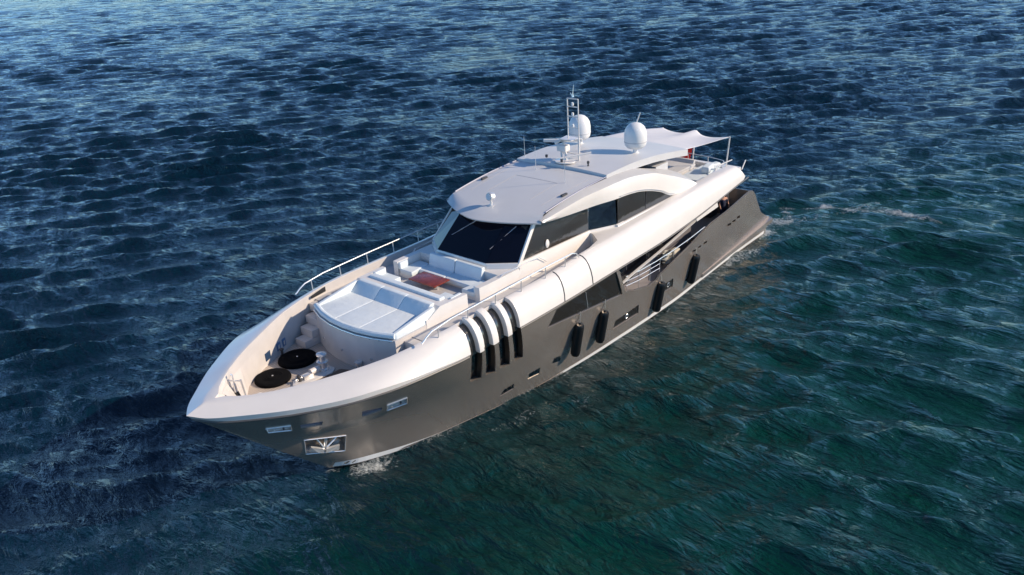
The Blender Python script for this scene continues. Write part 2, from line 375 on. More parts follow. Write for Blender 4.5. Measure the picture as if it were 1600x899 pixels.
    v = math_('ADD', math_('MULTIPLY', at.outputs['Fac'], 1.0), math_('MULTIPLY', math_('SUBTRACT', fn, .5), 1.15))
    v = math_('ADD', v, math_('MULTIPLY', math_('MULTIPLY', lace, .12), math_('MINIMUM', math_('MULTIPLY', at.outputs['Fac'], 4), 1)))
    rp = n.new('ShaderNodeMapRange'); rp.inputs[1].default_value = .37; rp.inputs[2].default_value = .72; l.new(v, rp.inputs[0])
    # body colour of the water: blue, greener in the churned wake; port-side green paints in sky light
    ch = n.new('ShaderNodeAttribute'); ch.attribute_name = 'churn_and_light'
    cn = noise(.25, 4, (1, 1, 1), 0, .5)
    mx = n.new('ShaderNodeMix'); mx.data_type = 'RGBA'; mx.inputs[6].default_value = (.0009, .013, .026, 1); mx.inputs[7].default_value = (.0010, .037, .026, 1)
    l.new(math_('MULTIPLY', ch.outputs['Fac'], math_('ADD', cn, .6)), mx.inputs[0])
    m2 = n.new('ShaderNodeMix'); m2.data_type = 'RGBA'; m2.inputs[7].default_value = (.62, .66, .66, 1)
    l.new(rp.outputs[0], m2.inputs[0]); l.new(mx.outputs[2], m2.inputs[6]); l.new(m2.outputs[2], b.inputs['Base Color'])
    r2 = n.new('ShaderNodeMapRange'); r2.inputs[3].default_value = .035; r2.inputs[4].default_value = .7; l.new(rp.outputs[0], r2.inputs[0]); l.new(r2.outputs[0], b.inputs['Roughness'])
    b2 = n.new('ShaderNodeBump'); b2.inputs['Strength'].default_value = .8; b2.inputs['Distance'].default_value = .06
    l.new(rp.outputs[0], b2.inputs['Height']); l.new(bp.outputs[0], b2.inputs['Normal']); l.new(b2.outputs[0], b.inputs['Normal'])
    o = bpy.data.objects.new('sea', me); C.objects.link(o); me.materials.append(m); o['kind'] = 'structure'
    o['label'] = 'dark blue green sea with short wind waves'
sea()

# ------------------------------------------------------------------ the yacht: hull
Y = thing('motor_yacht', 'long white and gunmetal grey motor yacht under way on the open sea', 'yacht')
hull = _h.build('hull', HULLM, Y)
SX = lambda pts, y0=-7, y1=7: MB().prism([(x, y0, z) for x, z in pts], (0, y1-y0, 0))      # side-profile cutter
T = [(16.85,4.6),(16.75,4.1),(15.86,2.70),(14.9,2.4),(13.67,2.12),(13.14,2.18),(12.91,2.34),(11.84,2.66),(10.32,3.02),(8.53,3.5),(6.85,3.58),(4.3,3.9),(3.8,3.74),(3.35,3.40),(2.9,2.95),(1.55,1.8),(.35,1.18),(0.02,1.08),(-1,1.08),(-1,7),(16.85,7)]
def plan(pts, z0, z1): return MB().prism([(x, y, z0) for x, y in pts], (0, 0, z1-z0))
def mirror_plan(half): return half+[(x, -y) for x, y in half[::-1]]
deckhull = [(x, float(surf(x, 2.1)[0].y)-.14) for x in (16.8, 15.9, 14, 12, 10, 8, 6, 5, 4.2)]
deckhull2 = [(x, float(surf(x, 2.4)[0].y)-.14) for x in (9, 8, 6, 5, 4.2)]
well_half = [(33.25, .02), (33.0, .25), (32.6, .55), (32.28, .80), (31.7, 1.22), (31.14, 1.58), (30.5, 1.94), (29.86, 2.25), (29.1, 2.6), (28.32, 2.90), (27.33, 3.11), (26.7, 3.2)]
walk_half = [(26.72, 3.2), (26.08, 3.27), (24.7, 3.3), (22, 3.3), (20.9, 3.3), (18, 3.28), (17.2, 3.1), (16.7, 2.5)]
def wfl(x, y):
    xf = x if x < 30.8 else 30.8+(x-30.8)*.52
    return xf, (min(y, float(surf(xf, 3.55)[0].y)-.16) if x < 33.2 else .02)
well_floor = [wfl(x, y) for x, y in well_half]
_wa, _wb = mirror_plan(well_floor), mirror_plan([(x-.0, y) for x, y in well_half]); _n = len(_wa)
_w2 = [(x, y, 4.42) for x, y in mirror_plan([(x-(.30 if x > 32 else 0)*(x-32)/1.25, min(y, float(surf(min(x, 33.2), 4.1)[0].y)-.10) if x < 33 else y*.5) for x, y in well_half])]
wellcut = MB().add([(x, y, 3.58) for x, y in _wa]+_w2+[(x, y, 7) for x, y in _wb],
    [tuple(range(_n))[::-1], tuple(range(2*_n, 3*_n))]+[(k*_n+i, k*_n+(i+1) % _n, (k+1)*_n+(i+1) % _n, (k+1)*_n+i) for k in (0, 1) for i in range(_n)])
_dt = mirror_plan([(x, float(surf(x, min(3.9, max(3.0, 3.0)))[0].y)-.10) for x, y in deckhull]); _db = mirror_plan(deckhull); _m = len(_db)
_dm = [(x, y) for x, y in _dt]
pit = MB().add([(x, y, 2.1) for x, y in _db]+[(x, y, 3.0) for x, y in _dm]+[(x, (1 if y > 0 else -1)*(float(surf(x, 4.0)[0].y)-.10), 4.0) for x, y in _dt]+[(x, (1 if y > 0 else -1)*(float(surf(x, 4.0)[0].y)-.10), 6) for x, y in _dt],
    [tuple(range(_m))[::-1], tuple(range(3*_m, 4*_m))]+[(k*_m+i, k*_m+(i+1) % _m, (k+1)*_m+(i+1) % _m, (k+1)*_m+i) for k in (0, 1, 2) for i in range(_m)])
cutters = [SX(T), pit, wellcut]
# slots (four tall side lights), large window, portholes, vents, bow openings: real recesses
slotx = [(24.98, 24.46), (24.30, 23.84), (23.63, 23.12), (22.91, 22.42)]
SH = .72
for a, b in slotx:
    cutters.append(MB().hexa([(a, 2.55, 2.48), (b, 2.55, 2.46), (b, 4.6, 2.46), (a, 4.6, 2.48)], [(a+SH, 2.55, 4.3), (b+SH, 2.55, 4.3), (b+SH, 4.6, 4.3), (a+SH, 4.6, 4.3)]))
def side_cut(pts, depth):
    """recess cut square into the hull side behind an (x, z) outline on the port surface"""
    S = [surf(x, z) for x, z in pts]; nn = sum((s_[1] for s_ in S), Vector()).normalized()
    return MB().prism([s_[0]+nn*.35 for s_ in S], -nn*(.35+depth)), [s_[0] for s_ in S], nn
def quad_on_side(pts, depth, lift=0.0, th=.02):
    S = [surf(x, z) for x, z in pts]; nn = sum((s_[1] for s_ in S), Vector()).normalized()
    return MB().prism([s_[0]-nn*(depth-lift) for s_ in S], -nn*th), S, nn
BIGWIN = [(21.35, 3.33), (20.95, 4.00), (16.95, 4.11), (16.05, 2.66)]
PORTS = [[(22.92, 0.65), (22.25, 0.73), (22.34, 1.05), (22.84, 0.99)], [(21.55, 0.87), (20.88, 0.82), (20.98, 1.2), (21.59, 1.18)], [(20.23, 0.99), (19.65, 0.86), (19.79, 1.23), (20.19, 1.29)]]
LOWW = [[(16.13, 0.88), (14.15, 0.87), (14.31, 1.4), (16.09, 1.31)], [(12.14, 1.13), (11.28, 1.11), (11.41, 1.62), (12.33, 1.62)]]
VENTS = [[(6.41, 2.6), (5.92, 2.53), (5.94, 2.68), (6.38, 2.75)], [(5.84, 2.62), (5.4, 2.56), (5.42, 2.7), (5.81, 2.75)], [(5.31, 2.66), (4.88, 2.59), (4.95, 2.76), (5.31, 2.8)], [(10.04, 2.46), (9.64, 2.41), (9.67, 2.54), (9.98, 2.57)], [(9.5, 2.49), (9.12, 2.44), (9.14, 2.56), (9.45, 2.59)], [(8.95, 2.49), (8.54, 2.45), (8.58, 2.6), (8.91, 2.61)]]
BOWS = [[(31.78, 3.03), (31.1, 2.87), (31.3, 3.27), (31.95, 3.35)], [(30.84, 2.85), (30.18, 2.74), (30.33, 3.06), (30.98, 3.14)], [(28.88, 2.53), (28.28, 2.61), (28.44, 2.89), (29.16, 3.06)], [(28.07, 2.5), (27.45, 2.61), (27.72, 3.1), (28.32, 2.99)]]
ANCH = [(30.34, 1.22), (29.11, 0.89), (29.16, 1.66), (30.49, 1.99)]
for lst, dep in ((PORTS, .03), (LOWW, .05), (VENTS, .05), (BOWS, .07), ([ANCH], .30)):
    for q in lst: cutters.append(side_cut(q, dep)[0])
cutters.append(side_cut(BIGWIN, .06)[0])
cut(hull, cutters)
HULLF = [mat('hull_inner_face', (.5, .46, .42), .5)]
resmooth(hull, 22)
hull['label'] = 'gunmetal grey hull flared at the bow'

# white upper hull: broad rounded bulwark that becomes the side wing aft
upper = _u.build('bulwark', WHITE, Y)
aft_plan = [(4.2, -5), (4.2, 5), (6.35, 5), (5.55, 3.75), (5.95, 3.2), (4.8, 2.2), (4.55, 0), (4.8, -2.2), (5.95, -3.2), (5.55, -3.75), (6.35, -5)]
uc = [wellcut, plan(mirror_plan(walk_half), 4.8, 7),
      MB().prism([(3.0, -5, 3.5), (3.0, 5, 3.5), (4.6, 5, 3.5), (4.6, -5, 3.5)], (0, 0, 4)),
      SX([(3, 3.9), (6.9, 3.9), (5.35, 5.0), (5.9, 5.62), (5.9, 6.5), (3, 6.5)], 2.9, 7), SX([(3, 3.9), (6.9, 3.9), (5.35, 5.0), (5.9, 5.62), (5.9, 6.5), (3, 6.5)], -7, -2.9),
      plan(mirror_plan([(9.6, 2.85), (8, 2.85), (5.9, 2.75), (5.0, 2.1), (4.85, .01)]), 5.0, 7), plan(mirror_plan([(7, 2.85), (5.9, 2.9), (5.3, 3.05), (4.0, 3.05), (4.0, .01)]), 5.19, 7)]
for i, (a, b) in enumerate(slotx):
    a, b = a+SH, b+SH
    uc.append(MB().box(b, a, 3.12, 5, 3.9, 4.3)); pr = []
    for k in range(13):
        th = k/12*math.pi/2; pr.append((3.22+(3.75-3.22)*math.cos(th), 4.0+(5.02-4.0)*math.sin(th)))
    po = [(3.22+(4.4-3.22)*math.cos(k/12*math.pi/2), 4.0+(5.75-4.0)*math.sin(k/12*math.pi/2)) for k in range(13)]
    pl = pr+po[::-1]; off = .05
    uc.append(MB().prism([(b, p[0], p[1]) for p in pl], (a-b, 0, 0)))
cut(upper, uc)
resmooth(upper, 28)
upper['label'] = 'broad white rounded bulwark and side wing'

# dark line under the bulwark
D = rail_line(Dp, 5.0)
mb = MB()
for s_ in (1, -1):
    L = [Vector((p[0]-(.02 if i == 0 else 0), s_*(p[1]+.012), p[2]-.02)) for i, p in enumerate(D)]
    mb.tube([p for p in L if p.x > slotx[0][0]+SH+.02], .035, 6); mb.tube([p for p in L if p.x < slotx[-1][1]+SH-.02], .035, 6)
mb.build('rubbing_strake', mat('dark_trim', (.09, .085, .08), .4), Y, smooth=True)
# white boot stripe, following the waterline
mb = MB()
for s_ in (1, -1):
    r1, r2 = [], []
    for x in np.linspace(29.33, .3, 120):
        for zz, rw in ((float(np.interp(x, [7, 16, 19, 21, 25.5, 29.4], [.07, .05, .0, -.18, -.08, .08])), r1), (float(np.interp(x, [7, 16, 19, 21, 25.5, 29.4], [.27, .24, .16, -.02, .08, .34])), r2)):
            h = surf(x, zz); rw.append((x, s_*(h[0].y+.012), zz))
    r1 = [p for p in r1]; mb.grid([r1, r2])
mb.build('boot_stripe', mat('stripe_white', (.8, .78, .74), .35), Y, fix=False)
# spray chine and bathing platform aft
mb = MB()
for s_ in (1, -1):
    mb = MB(); top, out, low, back = [], [], [], []
    for t in np.linspace(0, 1, 16):
        x = 7.9*(1-t); zt = .45+.55*t; wd_ = .02+.20*t
        y = surf(max(x, .3), zt)[0].y
        back.append((x, s_*(y-.15), zt+.03)); out.append((x, s_*(y+wd_), zt)); low.append((x, s_*(y+wd_-.02), zt-.20-.06*t)); top.append((x, s_*(y-.3), zt-.30-.1*t))
    mb.grid([back, out, low, top]); mb.build('spray_chine', HULLM, Y, fix=False)
pf = MB().prism([(0.4, -2.3, .98), (0.4, 2.3, .98), (-.15, 2.2, .98), (-.45, 1.5, .98), (-.45, -1.5, .98), (-.15, -2.2, .98)], (0, 0, -.3))
pf.build('bathing_platform', HULLM, Y, bevel=.03)

# glass and frames in the hull
def pane(name, pts, depth, m=GLASS):
    return quad_on_side(pts, depth-.015)[0].build(name, m, hull)
bw = pane('window', BIGWIN, .06, TGLASS)
def bar_on_side(p, q, depth, r, name, m, par):
    a, n1_ = surf(*p); b, n2_ = surf(*q); return MB().tube([a-n1_*depth, b-n2_*depth], r, 6).build(name, m, par)
bar_on_side((19.0, 3.95), (18.62, 3.05), .045, .018, 'mullion', STEEL, bw)
for q in LOWW:
    p_ = pane('window', q, .05, TGLASS)
    cx_, cz_ = sum(a for a, b in q)/4-.05, sum(b for a, b in q)/4
    s_, n_ = surf(cx_, cz_); rot = n_.to_track_quat('Z', 'Y').to_matrix()
    MB().tube([s_-n_*.03+rot @ Vector((.11*math.cos(t), .11*math.sin(t), 0)) for t in np.linspace(0, 2*math.pi, 17)], .016, 6, False).build('opening_ring', STEEL, p_, smooth=True)
for q in PORTS:
    p_ = pane('porthole', q, .03)
    S = [surf(*a)[0]+surf(*a)[1]*.004 for a in q]; 
for q in VENTS: pane('air_vent', q, .05, FABK)
def frame_on_side(q, r, par, m=STEEL, name='frame'):
    S = [surf(*a) for a in q]; P = [s_[0]+s_[1]*.012 for s_ in S]; P.append(P[0]); mb = MB()
    for i in range(len(q)): mb.tube([P[i], P[i+1]], r, 6)
    return mb.build(name, m, par, smooth=True)
for i, q in enumerate(BOWS):
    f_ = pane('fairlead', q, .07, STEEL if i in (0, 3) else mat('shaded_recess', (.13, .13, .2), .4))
    if i in (0, 3):
        frame_on_side(q, .022, f_)
        a = [surf(*p)[0] for p in q]; mid = sum(a, Vector())/4; n_ = surf(q[0][0], q[0][1])[1]
        for k in (-.18, .14):
            d = (a[1]-a[0]).normalized()
            MB().tube([mid+d*k-n_*.03+Vector((0, 0, -.08)), mid+d*k-n_*.03+Vector((0, 0, .08))], .035, 8).build('roller', STEEL if k < 0 else DGREY, f_, smooth=True)
ap = pane('anchor_pocket', ANCH, .29, mat('polished_plate', (.45, .43, .40), .22, metal=1))
frame_on_side(ANCH, .018, ap)
# the anchor housed in its pocket
S = [surf(*p) for p in ANCH]; mid = sum((s_[0] for s_ in S), Vector())/4; n_ = sum((s_[1] for s_ in S), Vector()).normalized()
ex = (S[1][0]-S[0][0]).normalized(); ez = n_.cross(ex).normalized(); ez = ez if ez.z > 0 else -ez
P3 = lambda a, b, c: mid+ex*a+ez*b+n_*c
mb = MB()
mb.tube([P3(0, .30, -.1), P3(0, -.18, .0)], .055, 8)
for sg in (-1, 1):
    mb.prism([P3(sg*.04, -.10, .03), P3(sg*.50, -.02, -.02), P3(sg*.52, -.24, .0), P3(sg*.25, -.22, .06), P3(sg*.03, -.27, .08)], n_*.07)
    mb.tube([P3(sg*.06, -.05, .04), P3(sg*.36, .28, -.1)], .03, 6)
mb.build('anchor', STEEL, hull, smooth=False)

# ribbed side lights over the bulwark: glass behind, ribs between
def arc_pts(y0, y1, z0, z1, n=12): return [(y0+(y1-y0)*math.cos(k/n*math.pi/2), z0+(z1-z0)*math.sin(k/n*math.pi/2)) for k in range(n+1)]
for a, b in slotx:
    A, B_ = a+SH, b+SH
    mb = MB()
    rows = []
    rev = []
    for z_ in (2.44, 2.8, 3.2, 3.6, 4.0, 4.12):
        f_ = (z_-2.48)/1.82; xa, xb = a+(A-a)*f_+.02, b+(B_-b)*f_-.02
        ya = surf((xa+xb)/2, min(z_, 4.1))[0].y; rows.append([(xa, ya-.17, z_), (xb, ya-.20, z_)])
        rev.append([(xb+.035, ya-.012, z_), (xb+.06, ya-.25, z_)])
        pass
    mb.grid(rows); mb.build('side_light', GLASS, upper, smooth=True, angle=50, fix=False); MB().grid(rev).build('dark_reveal', BLACK, upper, fix=False); rows = []; mb = MB()
    for y_, z_ in arc_pts(3.28, 3.80, 4.05, 5.06)[0:]: rows.append([(A+.02, y_+.02, z_), (B_-.02, y_+.02, z_)])
    mb.grid(rows); mb.build('side_light', MGLASS, upper, smooth=True, angle=50, fix=False)
ribx = [(24.58, 24.39), (23.90, 23.63), (23.12, 22.91)]
for a, b in ribx:
    a += SH; b += SH
    o_ = arc_pts(3.26, 4.03, 4.12, 5.29, 10); i_ = arc_pts(3.22, 3.80, 4.12, 5.05, 10)
    mb = MB(); pl = i_+o_[::-1]
    mb.prism([(b-.02, y_, z_) for y_, z_ in pl], (a-b+.04, 0, 0))
    mb.build('rib', WHITE, upper, bevel=.035)

# ------------------------------------------------------------------ decks and the mooring well
MB().prism([(x, y, 3.585) for x, y in mirror_plan([(x, max(y-.01, .01)) for x, y in well_floor])], (0, 0, .02)).build('foredeck', TEAKL, Y)
teak_port = MB().prism([(30.0, .1, 3.615), (29.4, 1.75, 3.615), (28.0, 2.5, 3.615), (27.95, 1.0, 3.615), (28.35, .1, 3.615)], (0, 0, .012)); teak_port.build('wet_teak_panel', TEAKD, Y)
# inner lining of the bulwark round the well and the walkways, cream
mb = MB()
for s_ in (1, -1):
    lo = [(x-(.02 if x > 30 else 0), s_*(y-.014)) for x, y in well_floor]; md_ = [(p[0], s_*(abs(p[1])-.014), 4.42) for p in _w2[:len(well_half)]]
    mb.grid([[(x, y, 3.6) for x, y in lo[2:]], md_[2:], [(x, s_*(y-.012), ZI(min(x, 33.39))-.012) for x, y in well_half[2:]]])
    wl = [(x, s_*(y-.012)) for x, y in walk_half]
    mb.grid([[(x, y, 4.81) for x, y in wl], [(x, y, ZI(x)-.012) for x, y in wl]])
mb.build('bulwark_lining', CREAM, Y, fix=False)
WALKM = mat('walkway_nonslip', (.50, .49, .49), .8, bump=.3, bscale=80, var=.04)
MB().prism([(x, y, 4.803) for x, y in mirror_plan([(x, y-.01) for x, y in walk_half])], (0, 0, .012)).build('side_walkway', WALKM, Y)
for s_ in (-1, 1):                                   # steps from the well up to the walkways
    for k in range(4):
        x1 = 28.15-.36*k
        MB().box(26.73, x1, *sorted((s_*2.12, s_*(3.02-.10*(3-k) if k < 3 else 3.1))), 3.6+.3*k, 3.6+.3*(k+1)).build('step', CREAM, Y, bevel=.02)

# lounge coaming: sun pad plinth, walls, coachroof ahead of the windscreen, with the sunken pit cut out
CO = mat('coaming_gelcoat', (.74, .71, .67), .35, var=.03)
front = [(27.45, 2.18), (27.75, 1.4), (27.9, .7), (27.94, 0.01)]
pl_ = [(24.9, 2.2)]+front
co_f = MB().prism([(x, y, 3.6) for x, y in mirror_plan(pl_)], (0, 0, 1.35)).build('sunpad_plinth', CREAM, Y)
co_b = MB().prism([(x, y, 4.8) for x, y in mirror_plan([(20.6, 2.36), (22.9, 2.36), (25.4, 2.22), (26.0, 2.2), (26.0, .01)])], (0, 0, .62)).build('lounge_coaming', CO, Y)
cut(co_b, [MB().box(22.15, 24.75, -2.1, 2.1, 4.4, 6), MB().box(23.42, 24.02, -3, 3, 4.84, 6), MB().prism([(22.05, -1.2, 5.3), (22.05, 1.2, 5.3), (22.4, 2.0, 5.3), (22.4, -2.0, 5.3)], (0, 0, 1)),
          MB().prism([(25.3, -3, 5.43), (25.9, -3, 5.12), (27, -3, 5.12), (27, -3, 6), (25.3, -3, 6)], (0, 6, 0))])
cutpit = MB().box(22.1, 24.8, -2.15, 2.15, 4.3, 6)
cut(upper, [cutpit]); resmooth(upper, 28); cut(hull, [cutpit]) if False else None
MB().box(22.12, 24.78, -2.13, 2.13, 4.42, 4.45).build('lounge_floor', TEAK, Y)
MB().box(22.10, 22.16, -2.12, 2.12, 4.4, 5.3).build('pit_wall', CO, Y); MB().box(24.74, 24.80, -2.12, 2.12, 4.4, 5.3).build('pit_wall', CO, Y)

def cushion(pts, z0, z1, par, m=CUSH, name='cushion', bev=.05):
    return MB().prism([(x, y, z0) for x, y in pts], (0, 0, z1-z0)).build(name, m, par, bevel=bev, seg=3)
# sun pad
sp = MB().prism([(x, y, 4.94) for x, y in mirror_plan([(25.55, 2.18)]+[(x+.02, y+.02) for x, y in front])], (0, 0, .03)).build('sunpad', GREYC, Y)
fr = [(27.45, 2.18), (27.75, 1.4), (27.9, .7), (27.94, 0.0), (27.9, -.7), (27.75, -1.4), (27.45, -2.18)]
def fx(y): return float(np.interp(abs(y), [0, .7, 1.4, 2.18], [27.94, 27.9, 27.75, 27.45]))
for k in range(3):
    y0, y1 = -1.95+1.3*k+.002, -1.95+1.3*(k+1)-.002
    cushion([(25.92, y0), (25.92, y1)]+[(fx(y)-.16, y) for y in np.linspace(y1, y0, 4)], 4.96, 5.13, sp, bev=.03)
    MB().hexa([(25.98, y0, 5.08), (25.98, y1, 5.08), (25.5, y1, 5.08), (25.5, y0, 5.08)], [(25.50, y0, 5.48), (25.50, y1, 5.48), (25.30, y1, 5.48), (25.30, y0, 5.48)]).build('back_cushion', CUSH, sp, bevel=.04, seg=3)
roll = [(fx(y)-.07, y, 5.10) for y in np.linspace(-2.14, 2.14, 19)]
MB().tube(roll, .105, 10).build('front_roll', CUSH, sp, smooth=True)
for s_ in (-1, 1):
    MB().hexa([(27.40, s_*2.18, 4.96), (27.40, s_*1.94, 4.96), (25.5, s_*1.94, 4.96), (25.5, s_*2.18, 4.96)], [(27.36, s_*2.14, 5.18), (27.36, s_*1.98, 5.18), (25.5, s_*1.98, 5.45), (25.5, s_*2.14, 5.45)]).build('side_bolster', CUSH, sp, bevel=.045, seg=3)
mb = MB(); mb.tube([(fx(y)+.05, y*1.02, 4.97) for y in np.linspace(-2.1, 2.1, 25)], .022, 8)
for y in np.linspace(-1.95, 1.95, 12): mb.tube([(fx(y)+.05, y*1.02, 4.97), (fx(y)-.02, y*1.0, 4.86)], .016, 6)
mb.build('grab_rail', STEEL, sp, smooth=True)
for y in (-1.5, -.2, 1.2): MB().lathe([(.05, 0), (.045, .03)], (fx(y)+.01, y, 4.1), 12, Matrix.Rotation(R(90), 3, 'Y')).build('courtesy_light', STEEL, co_f, smooth=True)
# forward bench behind the sun pad, aft sofa with returns
fb = MB().box(24.42, 24.76, -2.1, 2.1, 4.45, 4.86).build('forward_bench', CO, Y)
cushion([(24.14, -1.75), (24.74, -1.75), (24.74, 1.75), (24.14, 1.75)], 4.86, 5.0, fb)
cushion([(24.74, -1.9), (25.02, -1.9), (25.02, 1.9), (24.74, 1.9)], 5.22, 5.50, fb, name='back_cushion')
for s_ in (-1, 1):
    cushion([(24.06, s_*1.20), (24.06, s_*2.06), (24.66, s_*2.06), (24.66, s_*1.20)], 5.02, 5.24, fb, name='end_cushion')
    MB().box(24.08, 24.70, *sorted((s_*1.3, s_*2.09)), 4.45, 5.03).build('bench_end', CO, fb)
    MB().box(24.1, 24.66, *sorted((s_*1.98, s_*2.12)), 5.1, 5.44).build('side_bolster', CUSH, fb, bevel=.04, seg=3)
sf = MB().box(22.16, 22.86, -2.08, 2.08, 4.45, 4.92).build('aft_sofa', CO, Y)
cushion([(22.30, -1.45), (22.94, -1.45), (22.94, -.02), (22.30, -.02)], 4.92, 5.10, sf); cushion([(22.30, 0), (22.94, 0), (22.94, 1.45), (22.30, 1.45)], 4.92, 5.10, sf)
for y0, y1 in ((-1.42, -.015), (.015, 1.42)):
    MB().hexa([(22.42, y0, 5.02), (22.42, y1, 5.02), (22.14, y1, 5.02), (22.14, y0, 5.02)], [(22.28, y0, 5.58), (22.28, y1, 5.58), (22.10, y1, 5.58), (22.10, y0, 5.58)]).build('back_cushion', CUSH, sf, bevel=.05, seg=3)
for s_ in (-1, 1):
    cushion([(22.3, s_*1.47), (23.38, s_*1.35), (23.38, s_*2.04), (22.3, s_*2.04)], 4.95, 5.14, sf, name='return_cushion')
    MB().box(22.8, 23.36, *sorted((s_*1.42, s_*2.09)), 4.45, 4.96).build('sofa_return', CO, sf)
    MB().box(22.95, 23.38, *sorted((s_*1.98, s_*2.12)), 5.1, 5.40).build('side_bolster', CUSH, sf, bevel=.04, seg=3)

# handrails on the lounge walls
def rail(pts, posts, r=.022, name='handrail', par=None, z0=None):
    mb = MB(); mb.tube(pts, r, 8)
    for a, b in posts: mb.tube([a, b], r*.8, 6)
    return mb.build(name, STEEL, par or Y, smooth=True)
for s_ in (1, -1):
    rail([(22.3, s_*2.33, 5.40), (22.2, s_*2.36, 5.52), (20.6, s_*2.44, 5.55), (20.1, s_*2.45, 5.50), (19.7, s_*2.45, 5.2)], [((21.2, s_*2.4, 5.54), (21.2, s_*2.36, 5.35))], .014, 'grab_rail')
    # bulwark rail from the well to the middle of the walkway
    zr = lambda x: float(np.interp(x, [18.9, 19.4, 21, 24, 26, 27.0, 27.35], [5.50, 5.66, 5.67, 5.62, 5.57, 5.45, 5.2]))
    yr = lambda x: s_*float(np.interp(x, [18, 24, 26, 27.4], [3.48, 3.48, 3.45, 3.42]))
    xs_ = [27.38, 27.3, 27.15, 26.9, 26.5, 26, 25, 24, 23, 22, 21, 20, 19.4, 19.1]
    pts = [(x, yr(x), zr(x)) for x in xs_]+[(18.95, yr(18.95), 5.36)]
    rail(pts, [((x, yr(x), zr(x)), (x, yr(x)-s_*.03, 5.1)) for x in (26.6, 25.2, 23.8, 22.4, 21.0, 19.8)], .026, 'bulwark_rail')

# ------------------------------------------------------------------ wheelhouse and cabin
wh = MB()
def P_(l): return [Vector(p) for p in l]
bot = [(21.15, 2.30, 5.62), (21.9, 1.3, 5.62), (21.9, -1.3, 5.62), (21.15, -2.30, 5.62)]
top = [(20.0, 2.10, 6.76), (20.62, 1.2, 6.76), (20.62, -1.2, 6.76), (20.0, -2.10, 6.76)]
# plinth
pb = MB(); half = [(16.2, 2.4), (20.9, 2.4), (21.5, 2.36), (22.12, 1.4), (22.12, .01)]
halft = [(16.2, 2.36), (20.9, 2.36), (21.2, 2.33), (21.95, 1.34), (21.95, .01)]
hb = mirror_plan(half); ht = mirror_plan(halft); n = len(hb)
zt = lambda x: 5.50+(x-16.2)/(21.2-16.2)*.13
pb.add([(x, y, 4.8) for x, y in hb]+[(x, y, min(zt(x), 5.63)) for x, y in ht], [tuple(range(n)), tuple(range(n, 2*n))]+[(i, (i+1) % n, n+(i+1) % n, n+i) for i in range(n)])
cabin = pb.build('cabin', WHITE, Y, bevel=.03)
# windscreen panes, raked
def pane3(name, quad, th=.03, m=WGLASS, par=None):
    q = P_(quad); nn = (q[1]-q[0]).cross(q[3]-q[0]).normalized()
    return MB().prism(q, nn*th).build(name, m, par or cabin)
ws = pane3('windscreen', [bot[2], bot[1], top[1], top[2]])
s1 = pane3('windscreen_side_pane', [bot[1], bot[0], top[0], top[1]]); s2 = pane3('windscreen_side_pane', [bot[3], bot[2], top[2], top[3]])
def lerp3(a, b, t): return Vector(a).lerp(Vector(b), t)
# side glass
def sideglass(s_):
    a, b, c, d = (21.05, s_*2.31, 5.66), (16.75, s_*2.30, 5.53), (16.62, s_*2.2, 6.5), (19.95, s_*2.12, 6.78)
    pane3('side_window', [a, b, c, d], .02, MGLASS)
    # corner pillar
    MB().hexa([(21.22, s_*2.28, 5.6), (21.22, s_*2.36, 5.6), (21.0, s_*2.36, 5.6), (21.0, s_*2.28, 5.6)], [(20.08, s_*2.08, 6.8), (20.08, s_*2.17, 6.8), (19.86, s_*2.17, 6.8), (19.86, s_*2.08, 6.8)]).build('pillar', WHITE, cabin, bevel=.02)
    # forward-facing transverse pane where the cabin steps out to the wing
    pane3('transverse_window', [(16.72, s_*2.3, 5.53), (15.5, s_*2.86, 5.48), (15.42, s_*2.74, 6.62), (16.6, s_*2.2, 6.55)], .02, GLASS)
    MB().prism([(16.75, s_*2.33, 4.8), (15.45, s_*2.9, 4.8), (15.0, s_*2.9, 4.8), (15, s_*2, 4.8), (16.7, s_*2, 4.8)], (0, 0, .72)).build('cabin_step', WHITE, cabin)
    for (x, y, zb, zt_) in ((16.70, 2.28, 5.5, 6.6),):
        MB().tube([(x, s_*y, zb), (x-.1, s_*(y-.1), zt_)], .04, 8).build('pillar', WHITE, cabin, smooth=True)
    # aft quarter windows under the arch
    q = [(15.42, s_*2.88, 5.44), (15.34, s_*2.80, 6.68), (14.2, s_*2.84, 6.60), (13.3, s_*2.86, 6.42), (12.2, s_*2.88, 6.08), (11.05, s_*2.92, 5.50)]
    g = MB().prism(q, (0, -s_*.03, 0)).build('quarter_window', MGLASS, cabin)
    MB().tube([(13.35, s_*2.89, 5.5), (13.25, s_*2.88, 6.42)], .018, 6).build('mullion', DGREY, g)
    # sill
    MB().hexa([(15.6, s_*2.80, 5.2), (15.6, s_*3.04, 5.2), (9.4, s_*3.08, 5.2), (9.4, s_*2.80, 5.2)], [(15.55, s_*2.82, 5.50), (15.55, s_*2.97, 5.50), (9.6, s_*3.02, 5.56), (9.6, s_*2.82, 5.56)]).build('window_sill', WHITE, cabin, bevel=.02)
    # white roundel on the side glass, seen on the port side
    c_ = lerp3((21.05, 2.32, 5.66), (16.75, 2.32, 5.53), .36)
sideglass(1); sideglass(-1)
MB().lathe([(.10, 0), (.12, .02), (.10, .04)], (19.45, 2.315, 5.84), 16, Matrix.Rotation(R(-90), 3, 'X') @ Matrix.Scale(1.5, 3, (0, 1, 0))).build('round_lamp', WHITE, cabin, smooth=True)
# dark interior mass
MB().box(11.7, 20.3, -2.0, 2.0, 5.1, 6.75).build('interior_shade', mat('cabin_interior', (.03, .028, .025), .8), cabin)
